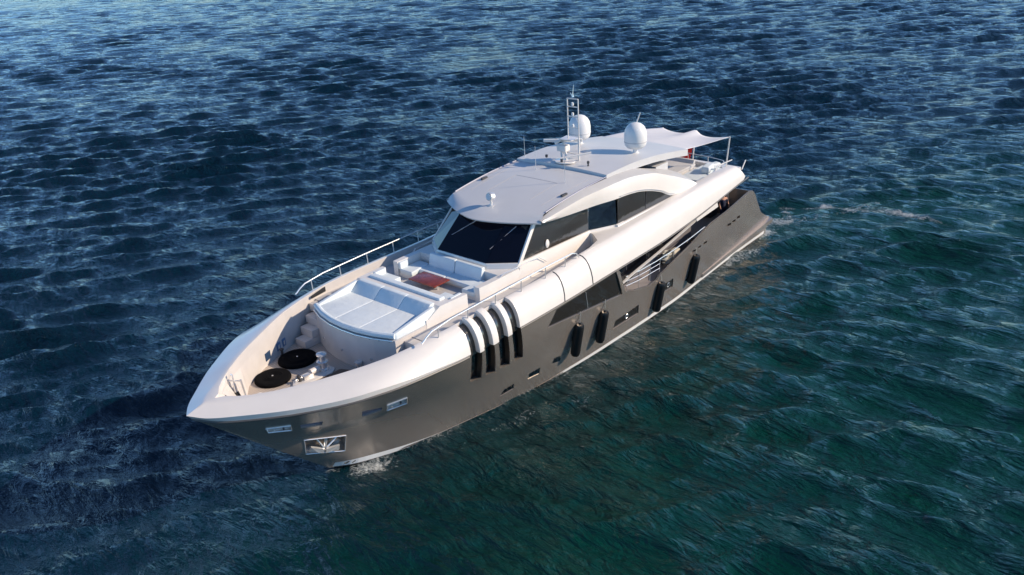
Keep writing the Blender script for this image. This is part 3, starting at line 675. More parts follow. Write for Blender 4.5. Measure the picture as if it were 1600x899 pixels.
# aft bulkhead glazed door
MB().box(10.6, 11.6, -2.3, 2.3, 5.05, 6.9).build('aft_bulkhead', ROOFM, cabin)
MB().box(10.55, 10.59, -1.0, 1.0, 5.05, 6.7).build('aft_door', GLASS, cabin)

# side arch that sweeps from the visor down to the wing: rows A (inner top), F (edge), E (lower edge)
Ap = [(20.02,2.42,7.0),(19.3,2.42,7.18),(17.2,2.46,7.47),(15.6,2.47,7.50),(13.9,2.47,7.42),(12.3,2.45,7.04),(10.6,2.42,6.52),(9.5,2.44,6.0),(8.55,2.5,5.15)]
Fp = [(20.0,2.55,6.96),(19.35,2.62,7.06),(17.15,2.74,7.28),(15.0,2.80,7.29),(12.98,2.86,7.06),(11.35,2.88,6.54),(9.85,2.92,5.95),(9.4,2.98,5.75),(8.9,3.05,5.40)]
Ep = [(19.97,2.54,6.88),(19.0,2.55,6.78),(17.0,2.62,6.66),(15.3,2.90,6.63),(14.1,2.91,6.53),(13.2,2.92,6.34),(12.2,2.94,6.02),(11.15,2.97,5.59),(9.3,3.05,5.50)]
def dense(P, n=60):
    P = np.array(P, float); t0 = np.linspace(0, 1, len(P)); t = np.linspace(0, 1, n)
    return np.c_[tuple(pchip(t0, P[:,k], t) if np.any(np.diff(P[:,k])) else np.full(n, P[0,k]) for k in range(3))]
for s_ in (1, -1):
    A_, F_, E_ = dense(Ap), dense(Fp), dense(Ep)
    mid1 = A_*.5+F_*.5+np.array([0, .0, .015]); mid2 = F_*.5+E_*.5+np.array([0, .05, 0])
    inn = E_-np.array([0, .09, -.0]); inn2 = A_*.5+E_*.5-np.array([0, .22, 0])
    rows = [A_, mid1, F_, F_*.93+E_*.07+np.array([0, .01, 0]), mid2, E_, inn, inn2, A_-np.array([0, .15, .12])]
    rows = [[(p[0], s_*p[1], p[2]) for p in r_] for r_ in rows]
    MB().tube([(p[0], s_*(p[1]+.045), p[2]+.085) for p in E_ if 11.0 < p[0] < 15.4], .014, 6).build('window_trim', GREYC, cabin, smooth=True)
    mb = MB(); mb.grid(rows[2:]+[rows[0]]); mb.build('side_arch', WHITE, cabin, smooth=True, angle=30)
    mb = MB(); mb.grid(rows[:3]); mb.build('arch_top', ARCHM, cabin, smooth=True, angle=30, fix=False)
# roof: forward visor and main skin
ys = np.linspace(-1, 1, 25)
def roof_z(x): return float(pchip([9.0, 10.5, 12.4, 13.9, 15.6, 17.2, 18.5, 19.6, 20.4], [7.02, 7.25, 7.47, 7.55, 7.52, 7.45, 7.33, 7.18, 7.05], np.array([x]))[0])
def crease_x(y): return 20.45-.72*(abs(y)/2.3)**2.2
def edge_x(y): return 21.12-1.1*(abs(y)/2.55)**1.6
rows = []
for x in list(np.linspace(9.1, 15.58, 22)):
    rows.append([(x-.35*(1-abs(t))*0, t*2.44, roof_z(x)+.10+.07*(1-t*t)) for t in ys])
mb = MB(); top_ = rows
botr = [[(p[0], p[1], p[2]-.30) for p in r_] for r_ in rows]
mb.grid(top_); mb.grid(botr); mb.grid([top_[0], botr[0]]); mb.grid([top_[-1], botr[-1]])
mb.grid([[r_[0] for r_ in top_], [r_[0] for r_ in botr]]); mb.grid([[r_[-1] for r_ in top_], [r_[-1] for r_ in botr]])
roof_aft = mb.build('hardtop', ROOFM, cabin, smooth=True, angle=30)
mb = MB(); rows = []
for u in np.linspace(0, 1, 20):
    row = []
    for t in ys:
        x = 15.4+(crease_x(t*2.3)-15.4)*u; wdt = 2.44
        row.append((x, t*wdt, roof_z(x)+.05*(1-t*t)))
    rows.append(row)
for u, dz in ((.5, -.10), (1, -.20)):
    row = []
    for t in ys:
        xa = crease_x(t*2.3); xb = edge_x(t*2.55); za = roof_z(xa)+.05*(1-t*t); zb = 6.90+.03*(1-t*t)
        row.append((xa+(xb-xa)*u, t*(2.44+.09*u), za+(zb-za)*(u**1.2)))
    rows.append(row)
lower = [[(p[0]-.03, p[1]*.99, p[2]-.06) for p in rows[-1]], [(p[0]-.8, p[1]*.93, p[2]-.02) for p in rows[-1]], [(15.4, t*2.3, 6.9) for t in ys]]
mb.grid(rows+lower)
mb.grid([[r_[0] for r_ in (rows+lower)], [(r_[0][0], r_[0][1]*.98, r_[0][2]-.05) for r_ in (rows+lower)]])
roof = mb.build('roof', ROOFM, cabin, smooth=True, angle=24)
MB().tube([(x, 2.43, roof_z(x)+.02) for x in np.linspace(15.6, 19.6, 20)], .028, 6).build('gutter', mat('bluish_gutter', (.20, .22, .32), .4), roof, smooth=True)
MB().tube([(x, -2.43, roof_z(x)+.02) for x in np.linspace(15.6, 19.6, 20)], .028, 6).build('gutter', bpy.data.materials['bluish_gutter'], roof, smooth=True)
# seams of the sliding hatch
mb = MB()
for a, b in (((19.0, -1.1), (17.2, -1.1)), ((17.2, -1.1), (17.2, 1.15)), ((17.2, 1.15), (19.0, 1.15)), ((15.7, -1.8), (15.7, 1.8)), ((16.2, -2.0), (19.2, -1.9)), ((16.2, 2.0), (19.2, 1.9))):
    N_ = 12; ps = [(a[0]+(b[0]-a[0])*k/N_, a[1]+(b[1]-a[1])*k/N_) for k in range(N_+1)]
    mb.tube([(x, y, roof_z(x)+.05*(1-(y/2.44)**2)+.001) for x, y in ps], .007, 4)
mb.build('hatch_seam', mat('seam_grey', (.35, .35, .36), .6), roof)
# wipers
for a, b in (((20.70, -.15, 6.74), (21.20, -.78, 6.30)), ((20.42, 1.62, 6.72), (21.22, 1.28, 6.22))):
    a, b = Vector(a), Vector(b)
    MB().tube([a, b], [.022, .012], 6).tube([b+(a-b)*.25+Vector((0, .02, 0)), b-(a-b)*.35], .012, 5).build('wiper', mat('wiper_grey', (.35, .33, .33), .4), cabin)

# ------------------------------------------------------------------ aft side decks, saloon wall, slanted strut, wing soffit
LILAC = mat('side_wall_paint', (.17, .16, .17), .5)
SIDEDK = mat('side_deck_paint', (.34, .31, .31), .6, var=.08)
MB().prism([(x, y, 2.102) for x, y in mirror_plan([(x, y-.01) for x, y in deckhull])], (0, 0, .02)).build('side_deck', SIDEDK, Y)
MB().box(4.4, 8.2, -2.75, 2.75, 2.12, 2.42).build('cockpit_deck', TEAK, Y, bevel=.02)
sal = MB().box(8.6, 16.6, -2.45, 2.45, 2.12, 4.12).build('saloon', LILAC, Y)
for s_ in (1, -1):
    sg = MB().prism([(16.5, s_*2.44, 2.2), (16.5, s_*2.44, 4.1), (8.7, s_*2.44, 4.1), (8.7, s_*2.44, 3.40), (10.5, s_*2.44, 3.05), (12.5, s_*2.44, 2.68), (14.2, s_*2.44, 2.2)], (0, s_*.03, 0)).build('saloon_window', GLASS, sal)
    for x in (10.6, 12.4, 14.2): MB().box(x-.02, x+.02, *sorted((s_*2.46, s_*2.485)), 3.45 if x < 12 else 2.85, 4.1).build('mullion', DGREY, sg)
    # slanted beam from the hull window up to the wing
    pts = [(15.75, 3.22, 2.92), (15.0, 3.30, 3.16), (13.0, 3.38, 3.52), (11.0, 3.46, 3.92), (10.1, 3.52, 4.14), (9.6, 3.52, 4.30)]
    mb = MB(); rows = []
    for k, (x, y, z) in enumerate(pts):
        hgt = [.10, .11, .10, .09, .09, .09][k]
        rows.append([(x, s_*(y+.0), z-hgt), (x, s_*(y+.03), z), (x, s_*(y-.05), z+.01), (x, s_*(y-.06), z-hgt)])
    mb.grid(rows, True); o = len(mb.v); mb.f.append((0, 1, 2, 3)); mb.f.append(tuple(range(o-4, o)))
    mb.build('slanted_beam', WHITE, Y, smooth=True, angle=30)
    # wing side plate between the beam and the cockpit
    MB().prism([(x, s_*3.56, z) for x, z in [(10.13, 4.34), (10.0, 4.07), (8.03, 4.21), (8.2, 4.6), (9.4, 4.6)]], (0, -s_*.06, 0)).build('wing_skirt', WHITE, Y)
    # stanchion rail on the side deck
    mb = MB()
    top_r = [(15.3, 3.2, 3.12), (14.2, 3.2, 3.02), (12.9, 3.2, 3.0), (11.6, 3.25, 3.08), (10.2, 3.3, 3.22), (8.9, 3.36, 3.42)]
    mb.tube([(x, s_*y, z) for x, y, z in top_r], .022, 8)
    for dz, xe in ((.22, 12.6), (.44, 12.6)):
        mb.tube([(x, s_*y, z-dz) for x, y, z in top_r[:2]+[(xe, 3.2, 3.0)]], .013, 6)
    for x in (15.2, 14.3, 13.4, 12.6, 11.4, 10.2):
        i = np.interp(x, [p[0] for p in top_r[::-1]], [p[2] for p in top_r[::-1]])
        zb = np.interp(x, [p[0] for p in T[2:10]][::-1], [p[1] for p in T[2:10]][::-1])
        mb.tube([(x, s_*3.22, i), (x, s_*3.18, zb-.05)], .018, 6)
    mb.build('side_rail', STEEL, Y, smooth=True)
# capping on the hull edge aft
for s_ in (1, -1):
    pts = []
    for x, z in T[3:13]:
        y = surf(x, z)[0].y; pts.append((x, s_*(y-.06), z+.01))
    MB().tube(pts, .022, 8).build('gunwale_cap', DGREY, Y, smooth=True)
# cockpit: columns and dark aft furniture under the overhang
for s_ in (1, -1): MB().box(4.95, 5.25, *sorted((s_*2.2, s_*2.5)), 2.1, 4.75).build('overhang_post', DGREY, Y, bevel=.03)
MB().box(4.6, 5.3, -1.7, 1.7, 2.42, 2.95).build('cockpit_sofa', DGREY, Y, bevel=.06)
MB().box(3.75, 4.15, -2.9, -2.2, 2.1, 3.9).build('stern_bulwark_pad', ANTIF, Y, bevel=.05)
MB().prism([(1.0, -2.2, 1.05), (1.0, 2.2, 1.05), (3.6, 2.5, 2.6), (3.6, -2.5, 2.6)], (0, 0, -.3)).build('transom_slope', HULLM, Y)

# ------------------------------------------------------------------ aft sun deck on the wing level
par = MB(); half = [(6.2, 2.85), (5.3, 2.5), (4.95, 2.1), (4.75, 0.01)]
inn_ = [(6.2, 2.70), (5.4, 2.38), (5.08, 2.02), (4.9, 0.01)]
ho, hi_ = mirror_plan(half), mirror_plan(inn_)
rows = [[(x, y, 4.98) for x, y in ho], [(x, y, 5.22) for x, y in ho], [(x, y, 5.22) for x, y in hi_], [(x, y, 4.98) for x, y in hi_]]
par.grid(rows); par.build('aft_parapet', CO, Y, fix=False)
MB().prism([(x, y, 4.995) for x, y in mirror_plan([(9.5, 2.84), (8, 2.84), (5.9, 2.74), (5.0, 2.09), (4.87, .01)])], (0, 0, .02)).build('sun_deck', mat('pale_deck_paint', (.62, .61, .60), .6, var=.05), Y)
mb = MB(); ar = [(6.35, 2.78, 5.56), (5.7, 2.62, 5.56), (5.15, 2.2, 5.56), (4.9, 1.2, 5.56), (4.84, 0, 5.56), (4.9, -1.2, 5.56), (5.15, -2.2, 5.56), (5.7, -2.62, 5.56), (6.35, -2.78, 5.56)]
mb.tube(ar, .02, 8)
for x, y, z in ar: mb.tube([(x, y, z), (x, y, 5.20)], .016, 6)
mb.build('aft_rail', STEEL, Y, smooth=True)
mb = MB(); mb.tube([(6.9, 2.65, 5.42), (6.3, 2.5, 5.62), (5.5, 2.85, 5.78)], .03, 8); mb.build('fixed_arm', WHITE, Y, smooth=True)
MB().tube([(5.3, 3.3, 5.3), (4.75, 3.2, 5.62)], .03, 8).build('stern_light_arm', WHITE, Y, smooth=True)
lg = thing('sun_lounger', 'grey padded sun lounger base on the aft upper deck under the awning', 'lounger', (6.0, -.2, 5.0))
MB().box(5.4, 7.4, -1.1, .75, 5.02, 5.14).build('base', GREYC, lg, bevel=.03)
cushion([(5.42, -1.1), (7.4, -1.1), (7.4, .78), (5.42, .78)], 5.14, 5.26, lg, GREYC, 'mattress', .04)
MB().hexa([(5.35, -1.1, 5.2), (5.35, .7, 5.2), (5.6, .7, 5.2), (5.6, -1.1, 5.2)], [(5.26, -1.1, 5.42), (5.26, .7, 5.42), (5.42, .7, 5.42), (5.42, -1.1, 5.42)]).build('backrest', GREYC, lg, bevel=.04)
st = thing('deck_sofa', 'pale low bench seat along the port side of the aft upper deck', 'bench', (6.6, 1.8, 5.0))
MB().box(5.6, 8.0, 1.25, 2.45, 5.02, 5.22).build('base', CO, st, bevel=.03)
cushion([(5.62, 1.27), (7.98, 1.27), (7.98, 2.43), (5.62, 2.43)], 5.22, 5.30, st, CUSH, 'seat', .03)
for k, (x, y, sx, sy, h, rz, lb) in enumerate([(6.45, 2.05, .42, .20, .34, .2, 'plump white pillow standing on the aft bench, larger and nearer the cabin'), (5.75, 2.05, .26, .18, .28, -.3, 'small white pillow at the stern end of the aft bench')]):
    m_ = Matrix.Rotation(rz, 4, 'Z'); mb = MB()
    mb.v = [tuple((m_ @ Vector(v))+Vector((x, y, 5.30+h/2))) for v in MB().box(-sx, sx, -sy, sy, -h/2, h/2).v]; mb.f = MB().box(0, 1, 0, 1, 0, 1).f
    o = mb.build('pillow', CUSH, None, bevel=.09, seg=4); o['label'] = lb; o['category'] = 'pillow'; o['group'] = 'pillows on the aft bench'

# awning on three poles
aw = MB(); nu, nv = 26, 30; rows = []
for i in range(nu):
    u = i/(nu-1); row = []
    for j in range(nv):
        v = j/(nv-1)*2-1                                 # -1 starboard .. 1 port
        xa, xf = 4.75-.05*(1-v*v), 9.55
        w_ = 2.30*(1-u)+2.30*u
        x = xa*(1-u)+xf*u
        side = (.40 if v > 0 else .12)*math.sin(math.pi*u)*abs(v)**3
        y = v*((1.95*(1-u)+2.30*u)-side)+.32*(1-u)
        zaft = 6.64+.04*abs(v)-.07*abs(math.sin(math.pi*v))
        zf = 7.22-.04*v*v
        if u < .02: pass
        x += .24*abs(math.sin(math.pi*v))*(1-u)**3
        z = zaft*(1-u)+zf*u+(-.04-.16*v)*math.sin(math.pi*u)+.30*math.exp(-((abs(v)-.0)/.14)**2)*math.exp(-(u/.25)**2)*.5
        row.append((x, y, z))
    rows.append(row)
aw.grid(rows); o = aw.build('awning', CANVAS, Y, smooth=True, angle=60, fix=False)
md = o.modifiers.new('s', 'SOLIDIFY'); md.thickness = .012
for y in (-1.63, .32, 2.27):
    pz = 6.70 if y != .32 else 6.78
    MB().tube([(4.95, y*.985, 5.0), (4.72, y, pz)], .035, 10).build('awning_pole', WHITE, Y, smooth=True)
# ensign
fl = thing('ensign', 'red ensign hanging limp below the edge of the white awning', 'flag', (4.7, -.3, 5.1))
MB().tube([(5.0, -.42, 5.0), (4.6, -.42, 6.35)], .02, 8).build('staff', WOODT, fl, smooth=True)
rows = []
for i in range(14):
    z = 6.3-.085*i
    rows.append([(4.62-(6.35-z)*-.28-.012*i*(j/9)**1+.015*math.sin(j*1.9+i*.3), -.42+j*.066*(1-.02*i), z-.03*j) for j in range(10)])
MB().grid(rows).build('cloth', RED, fl, smooth=True, fix=False)
em = MB(); em.prism([(4.80+.03*math.cos(t), -.18+.10*math.cos(t), 5.98+.10*math.sin(t)) for t in np.linspace(0, 2*math.pi, 14, False)], (.02, 0, 0)); em.build('emblem', WHITE, fl)

# ------------------------------------------------------------------ roof gear
def rz_(x, y): return roof_z(x)+.10+.07*(1-(y/2.44)**2) if x < 15.58 else roof_z(x)+.05*(1-(y/2.44)**2)
for s_ in (1, -1):
    c = (12.1, s_*1.54, 0); zb = rz_(12.1, 1.54)-.02
    prof = [(.36, 7.83), (.47, 7.95), (.505, 8.1), (.505, 8.42), (.47, 8.62), (.38, 8.78), (.25, 8.89), (.12, 8.935), (.01, 8.95)]
    d = MB().lathe(prof, c, 32).build('satellite_dome', DOMEM, Y, smooth=True, angle=50)
    MB().lathe([(.17, zb), (.17, zb+.03), (.11, zb+.04), (.11, 7.86)], c, 20).build('pedestal', DOMEM, d, smooth=True)
    MB().lathe([(.508, 8.10), (.513, 8.12), (.508, 8.14)], c, 32).build('seam_band', GREYC, d, smooth=True)
MB().tube([(12.0, 1.50, 8.86), (11.86, 1.62, 9.34)], [.03, .024], 8).build('stub_antenna', WHITE, Y, smooth=True)
ms = MB()
xm = 14.7; zr0 = rz_(xm, 0)
for y in (-.19, .38):
    ms.tube([(xm, y, 10.36), (xm, y, 8.62)], .028, 8)
ms.tube([(xm, -.19, 8.62), (xm+.05, -.40, 8.58), (xm+.05, -.42, 7.9)], .032, 8); ms.tube([(xm, .38, 8.62), (xm, .36, zr0)], .045, 10)
ms.tube([(xm, -.42, 8.0), (xm, .36, 7.95)], .03, 8)
mast = ms.build('mast', WHITE, Y, smooth=True)
for z in (10.36, 10.02, 9.60, 9.12, 8.62): MB().tube([(xm, -.19, z), (xm, .38, z)], .026, 8).build('rung', WHITE, mast, smooth=True)
for z in (10.07, 9.64, 9.14): MB().lathe([(.05, z), (.06, z+.04), (.05, z+.12), (.02, z+.14)], (xm, .08, 0), 12).build('navigation_light', DOMEM, mast, smooth=True)
MB().tube([(xm, .12, 10.44), (xm, .12, 10.60), (xm-.02, .16, 10.95)], [.05, .02, .012], 6).build('wind_vane', STEEL, mast, smooth=True)
MB().tube([(xm, .0, 10.60), (xm+.25, .25, 10.56)], .014, 6).build('vane_arm', STEEL, mast, smooth=True)
MB().tube([(xm+.1, -.5, 8.55), (xm+.28, -.72, 8.40)], [.05, .09], 10).build('horn', WHITE, mast, smooth=True)
MB().prism([(14.35, -.55, 8.60), (15.0, -.45, 8.60), (15.0, .2, 8.62), (14.5, .3, 8.62)], (0, 0, .03)).build('shelf', WHITE, mast)
# radar: plate, pedestal legs, gearbox, open array bar
rdr = MB().prism([(xm+.52+.40*math.cos(t), .0+.48*math.sin(t), zr0+.03) for t in np.linspace(0, 2*math.pi, 20, False)], (0, 0, .05)).build('radar_base', WHITE, Y, bevel=.015)
for y in (-.22, .02): MB().tube([(xm+.45, y, zr0+.06), (xm+.2, y-.22, 8.1)], .045, 8).build('leg', WHITE, rdr, smooth=True)
MB().box(xm-.05, xm+.33, -.62, -.12, 8.06, 8.36).build('gearbox', WHITE, rdr, bevel=.08, seg=3)
_d = Vector((-.545, .84, 0)); _n = Vector((.84, .545, 0))*.075; _c = Vector((14.6, -.45, 8.42)); MB().hexa([_c-_d*.95-_n, _c-_d*.95+_n, _c+_d*.75+_n, _c+_d*.75-_n], [p+Vector((0, 0, .12)) for p in (_c-_d*.95-_n, _c-_d*.95+_n, _c+_d*.75+_n, _c+_d*.75-_n)]).build('scanner_bar', WHITE, rdr, bevel=.035, seg=3)
MB().tube([(xm+.1, -.38, 8.34), (xm+.1, -.38, 8.44)], .06, 10).build('shaft', WHITE, rdr, smooth=True)
MB().tube([(xm+.9, .05, 7.98), (xm-.1, .95, 8.12)], .045, 8).build('crossbar', WHITE, rdr, smooth=True)
for x, y, z in ((15.55, -.75, 8.0), (15.6, .12, 7.93)): MB().lathe([(.035, 0), (.06, .03), (.06, .12), (.03, .13)], (x, y, z-.1), 10).build('camera', DGREY, rdr, smooth=True)
for (x, y, h) in ((16.3, -.75, 1.05), (17.0, 1.38, 1.3), (15.2, -2.3, .9)):
    MB().tube([(x, y, rz_(x, y)), (x, y, rz_(x, y)+.12), (x, y, rz_(x, y)+h)], [.018, .014, .008], 6).build('whip_antenna', STEEL, Y, smooth=True)
MB().lathe([(.05, 0), (.03, .08), (.06, .14), (.05, .22)], (15.1, 1.15, rz_(15.1, 1.1)-.01), 10).build('roof_light', DGREY, Y, smooth=True)
# searchlight near the front of the roof
sr = MB().lathe([(.13, 0), (.13, .03), (.05, .05), (.05, .22)], (20.0, -.02, rz_(20, 0)-.02), 16).build('searchlight', STEEL, Y, smooth=True)
MB().lathe([(.09, -.16), (.16, -.10), (.17, .08), (.15, .13), (.14, .12)], (20.0, -.02, rz_(20, 0)+.36), 20, Matrix.Rotation(R(82), 3, 'Y')).build('lamp_head', STEEL, sr, smooth=True)
MB().lathe([(.13, 0), (.12, .012)], (20.14, -.02, rz_(20, 0)+.375), 20, Matrix.Rotation(R(82), 3, 'Y')).build('lens', mat('lamp_lens', (.6, .65, .7), .1), sr, smooth=True)
for y in (2.1, -2.1): MB().box(17.9, 18.25, *sorted((y, y*1.05)), rz_(18, 2.1)-.02, rz_(18, 2.1)+.07).build('roof_cleat', DGREY, Y, bevel=.02)

# ------------------------------------------------------------------ folding table in the lounge
tb = thing('deck_table', 'varnished mahogany folding table between the white lounge sofas', 'table', (23.4, -.32, 4.45))
MB().box(23.02, 23.86, -1.02, .40, 5.10, 5.15).build('tabletop', WOODT, tb, bevel=.015)
for y in (-.75, .12):
    lg_ = MB().tube([(23.44, y, 4.47), (23.44, y, 5.10)], .035, 10).build('leg', STEEL, tb, smooth=True)
    MB().box(23.16, 23.72, y-.05, y+.05, 4.45, 4.48).build('foot', STEEL, lg_, bevel=.01)

# ------------------------------------------------------------------ mooring gear on the foredeck
def mat_disc(name, x, y, r, label):
    t = thing(name, label, 'hatch cover', (x, y, 3.61), 'round black covers on the foredeck')
    prof = [(r*.99, 3.612), (r, 3.64), (r*.97, 3.70), (r*.90, 3.73)]
    k = r*.88
    while k > .06: prof += [(k, 3.735+.012*(int(k*40) % 2)), (k-.02, 3.735)]; k -= .045
    prof.append((.01, 3.74))
    MB().lathe(prof, (x, y, 0), 48).build('cover', FABK, t, smooth=True)
    MB().lathe([(.03, 3.735), (.03, 3.76), (.01, 3.765)], (x, y, 0), 10).build('toggle', STEEL, t, smooth=True)
mat_disc('round_cover', 28.82, -1.72, .70, 'larger round black cover on the foredeck near the steps')
mat_disc('round_cover', 30.18, -1.28, .63, 'smaller round black cover on the foredeck nearer the bow')
wl_ = thing('windlass', 'chrome anchor windlass with its capstan drum on a white base plate', 'windlass', (29.2, -.3, 3.61))
MB().prism([(28.45, -.55, 3.615), (28.45, -.05, 3.615), (28.7, .12, 3.615), (29.9, .0, 3.615), (30.1, -.25, 3.615), (29.9, -.5, 3.615), (28.7, -.68, 3.615)], (0, 0, .05)).build('base_plate', WHITE, wl_, bevel=.015)
MB().lathe([(.20, 3.66), (.20, 3.72), (.14, 3.76), (.12, 3.92), (.17, 3.96), (.21, 4.00), (.19, 4.02), (.12, 4.05), (.11, 4.17), (.15, 4.21), (.19, 4.24), (.18, 4.28), (.05, 4.30)], (28.75, -.3, 0), 24).build('capstan_drum', STEEL, wl_, smooth=True)
MB().tube([(28.95, -.3, 3.80), (29.3, -.3, 3.80)], .11, 14).build('motor', WHITE, wl_, smooth=True)
MB().box(29.25, 29.65, -.42, -.18, 3.66, 3.80).build('chain_stopper', STEEL, wl_, bevel=.03)
for k in range(9): MB().tube([(29.02+.11*k+.05*math.cos(t), -.3+.03*math.cos(t)*(k % 2), 3.74+(.02 if k % 2 else .035)*math.sin(t)) for t in np.linspace(0, 2*math.pi, 9)], .013, 5, False).build('chain_link', STEEL, wl_, smooth=True)
MB().tube([(29.75, -.3, 3.66), (29.8, -.3, 3.9)], [.07, .05], 10).build('fairlead_post', DGREY, wl_, smooth=True)
def bollard(x, y, h, r, label, m=STEEL):
    t = thing('bollard', label, 'bollard', (x, y, 3.61), 'bollards on the foredeck')
    MB().lathe([(r*1.3, 3.612), (r*1.3, 3.63), (r*.7, 3.65), (r*.65, 3.61+h*.75), (r*1.15, 3.61+h*.85), (r*1.1, 3.61+h), (r*.3, 3.62+h)], (x, y, 0), 20).build('post', m, t, smooth=True)
    MB().lathe([(r*1.6, 3.611), (r*1.6, 3.622)], (x, y, 0), 20).build('base', WHITE, t)
bollard(28.0, .72, .34, .12, 'squat chrome bollard on the wet teak beside the sun pad plinth')
bollard(31.3, -.35, .30, .09, 'small white post bollard in the bow of the foredeck', WHITE)
bollard(31.55, -.28, .14, .11, 'low white bollard nearest the bow tip', WHITE)
bollard(28.95, -2.45, .28, .07, 'thin black post against the starboard bulwark behind the covers', DGREY)
# small framed lockers set on the starboard inner bulwark
for (x, dx, m_, lb) in ((29.75, .30, mat('blue_glass', (.03, .06, .12), .15), 'dark'), (29.05, .22, mat('locker_blue', (.10, .20, .36), .3), 'l'), (28.72, .20, bpy.data.materials['locker_blue'], 'l')):
    ya = -(float(np.interp(x, [p[0] for p in well_half][::-1], [p[1] for p in well_half][::-1]))-.02); yb = -(float(np.interp(x-dx, [p[0] for p in well_half][::-1], [p[1] for p in well_half][::-1]))-.02)
    o = MB().prism([(x, ya, 3.78), (x-dx, yb, 3.78), (x-dx, yb, 4.08), (x, ya, 4.08)], (0, .03, 0)).build('wall_locker', m_, Y, bevel=.01)
    if lb == 'l': MB().prism([(x-.05, ya+.035, 3.85), (x-dx+.05, yb+.035, 3.85), (x-dx+.05, yb+.035, 4.0), (x-.05, ya+.035, 4.0)], (0, .012, 0)).build('notice_plate', WHITE, o)
MB().prism([(26.95, -3.08, 4.95), (26.2, -3.19, 4.95), (26.2, -3.19, 5.14), (26.95, -3.08, 5.05)], (0, .04, 0)).build('dark_locker', ANTIF, Y, bevel=.01)
# chrome cradle with a spare anchor at the bow
cr = thing('anchor_cradle', 'upright chrome frame holding a dark anchor roller at the bow', 'cradle', (32.0, -.7, 3.61))
for y0, x0 in ((-.98, 31.95), (-.62, 31.72)):
    MB().tube([(x0-.05, y0+.12, 3.62), (x0, y0, 4.55)], .04, 8).build('side_bar', STEEL, cr, smooth=True)
MB().tube([(31.95, -.98, 4.5), (31.72, -.62, 4.5)], .03, 8).build('cross_bar', STEEL, cr, smooth=True)
MB().tube([(31.8, -.72, 3.62), (31.85, -.8, 4.1)], [.13, .07], 10).build('dark_roller', ANTIF, cr, smooth=True)
MB().tube([(31.84, -.8, 3.95), (31.86, -.82, 4.40)], [.07, .05], 10).build('shank', STEEL, cr, smooth=True)
MB().tube([(31.86, -.82, 4.4), (31.86, -.82, 4.72), (31.9, -.86, 4.74)], [.03, .025, .05], 8).build('crank', STEEL, cr, smooth=True)

# ------------------------------------------------------------------ seams on the white side wing
US = [p for p in upper_rows(4.2)]
for x0, dx in ((20.45, .08), (18.70, -.10)):
    L = []
    for r_ in US[1:]:
        xx = x0+dx*(len(L)/7-.5)*-1
        L.append(Vector((xx, float(np.interp(xx, r_[::-1,0], r_[::-1,1])), float(np.interp(xx, r_[::-1,0], r_[::-1,2])))))
    MB().tube([p+Vector((0, .004, .004)) for p in L], .022, 6).build('panel_seam', DGREY, upper, smooth=True)

# ------------------------------------------------------------------ fenders
def fender(x, zt, label):
    y_top = surf(x, zt)[0].y; t = thing('fender', label, 'fender', (x, y_top+.2, zt-1.5), 'black fenders hung along the port side')
    r = .20; L_ = 1.55; ym = y_top+.12; tilt = -.30
    prof = [(.06, 0), (.16, .02), (r*.95, .09), (r, .2), (r, L_-.2), (r*.95, L_-.09), (.16, L_-.02), (.06, L_)]
    Mx = Matrix.Rotation(math.atan2(tilt, L_)*-1, 3, 'X') if False else Matrix.Rotation(R(-11), 3, 'X')
    base = Vector((x, ym-.02, zt-L_))
    base = Vector((x, ym, zt))+Mx @ Vector((0, 0, -L_))
    b = MB().lathe(prof, base, 22, Mx).build('body', BLACK, t, smooth=True)
    tp = Vector((x, ym, zt))
    MB().tube([tp+Vector((0, 0, -.04)), tp+Vector((0, 0, .05))], .05, 8).build('eye', BLACK, t, smooth=True)
    hz = zt+.55; hy = surf(x, min(hz, 4.0))[0].y if x > 16 else surf(x, zt+.25)[0].y
    MB().tube([tp+Vector((0, 0, .03)), (x+.02, hy+.01, hz if x > 16 else zt+.4)], .018, 5).build('lanyard', ROPE, t, smooth=True)
fender(19.2, 2.60, 'first black fender behind the bow, beneath the fore end of the large hull window')
fender(17.42, 2.43, 'second black fender, beneath the aft half of the large hull window')
fender(12.78, 1.98, 'third black fender, beside the side deck rail between two dark oblong hull windows')
fender(9.68, 2.25, 'last black fender towards the stern, beneath the three small hull vents')

# gear lying on the port side deck
g_ = thing('coiled_rope', 'pale coiled mooring rope heaped on the port side deck', 'rope', (11.6, 2.9, 2.15))
pts = []
for k in range(150):
    a = k*.42; rad = .20+.05*math.sin(k*.37); pts.append((11.5+rad*math.cos(a)*1.3+.1*math.sin(k*.11), 2.88+rad*.7*math.sin(a), 2.40+.0035*k+.02*math.sin(k*.9)))
MB().tube(pts, .03, 6).build('coil', ROPE, g_, smooth=True)
bg_ = MB().box(10.6, 11.2, 2.75, 3.1, 2.12, 2.85).build('canvas_bag', mat('bag_cloth', (.55, .50, .40), .9, bump=.4, bscale=12), None, bevel=.10, seg=4)
bg_['label'] = 'crumpled beige canvas bag standing on the port side deck'; bg_['category'] = 'bag'

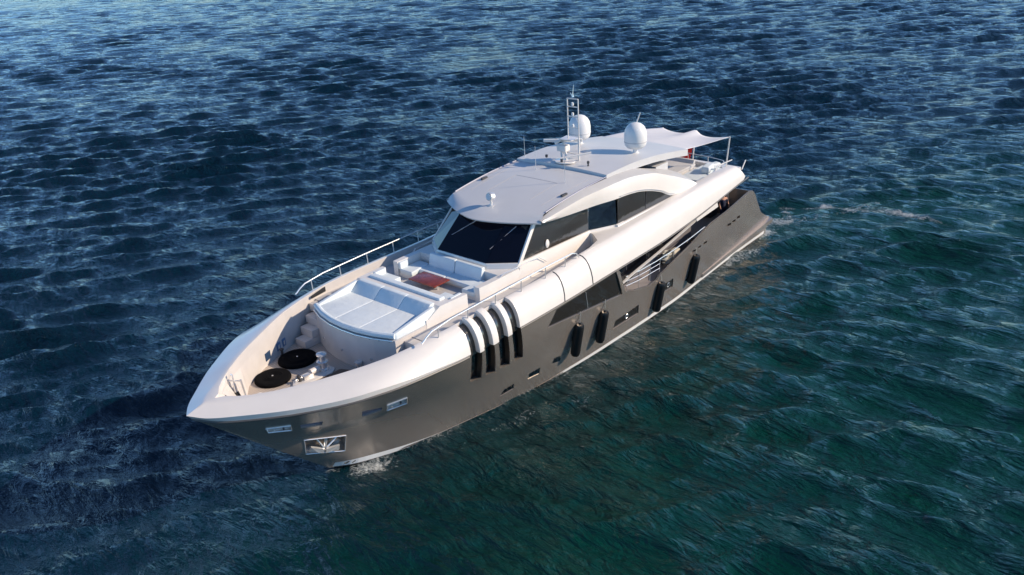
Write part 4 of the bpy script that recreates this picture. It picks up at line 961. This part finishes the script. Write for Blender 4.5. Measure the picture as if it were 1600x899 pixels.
# ------------------------------------------------------------------ person on the port quarter
def person():
    t = thing('person', 'person with bare arms and dark navy trousers standing on the port quarter', 'person', (5.75, 2.62, 2.42))
    J = [(0,0,.92,.15), (0,0,1.12,.135), (0,0,1.32,.15), (0,0,1.44,.10), (0,0,1.52,.055), (.02,0,1.60,.085), (.01,0,1.72,.085),   # 0-6 pelvis..head
         (0,.17,1.40,.065), (.04,.24,1.15,.045), (.2,.22,.98,.034), (.27,.2,.95,.03),
         (0,-.17,1.40,.065), (.02,-.25,1.14,.045), (.14,-.24,.93,.034), (.2,-.22,.88,.03),
         (0,.10,.86,.10), (.02,.11,.48,.07), (-.01,.11,.09,.045), (.13,.12,.04,.04),
         (0,-.10,.86,.10), (.04,-.11,.48,.07), (.02,-.12,.09,.045), (.16,-.12,.04,.04)]
    E_ = [(0,1),(1,2),(2,3),(3,4),(4,5),(5,6),(2,7),(7,8),(8,9),(9,10),(2,11),(11,12),(12,13),(13,14),(0,15),(15,16),(16,17),(17,18),(0,19),(19,20),(20,21),(21,22)]
    rot = Matrix.Rotation(R(60), 3, 'Z')
    me = bpy.data.meshes.new('body'); me.from_pydata([tuple((rot @ Vector(j[:3]))*.98+Vector((5.75, 2.62, 2.42))) for j in J], E_, [])
    o = bpy.data.objects.new('body', me); C.objects.link(o); m = o.modifiers.new('s', 'SKIN'); m.use_smooth_shade = True
    for i, j in enumerate(J): me.skin_vertices[0].data[i].radius = (j[3], j[3]*(.8 if i < 4 else 1))
    me.skin_vertices[0].data[0].use_root = True
    ss = o.modifiers.new('d', 'SUBSURF'); ss.levels = 2; ss.render_levels = 2
    nm = bpy.data.meshes.new_from_object(o.evaluated_get(bpy.context.evaluated_depsgraph_get())); o.modifiers.clear(); o.data = nm
    nm.materials.clear(); 
    for m_ in (SKIN, NAVY, mat('dark_hair', (.015, .01, .008), .7)): nm.materials.append(m_)
    for p in nm.polygons:
        z = p.center.z-2.42; p.use_smooth = True
        p.material_index = 1 if z < 1.33 and (p.center-Vector((5.75, 2.62, p.center.z))).length < .24 and z > .1 else (2 if z > 1.68 else 0)
    o.parent = t; o.matrix_parent_inverse = Matrix.Translation(-Vector(t.location))
person()
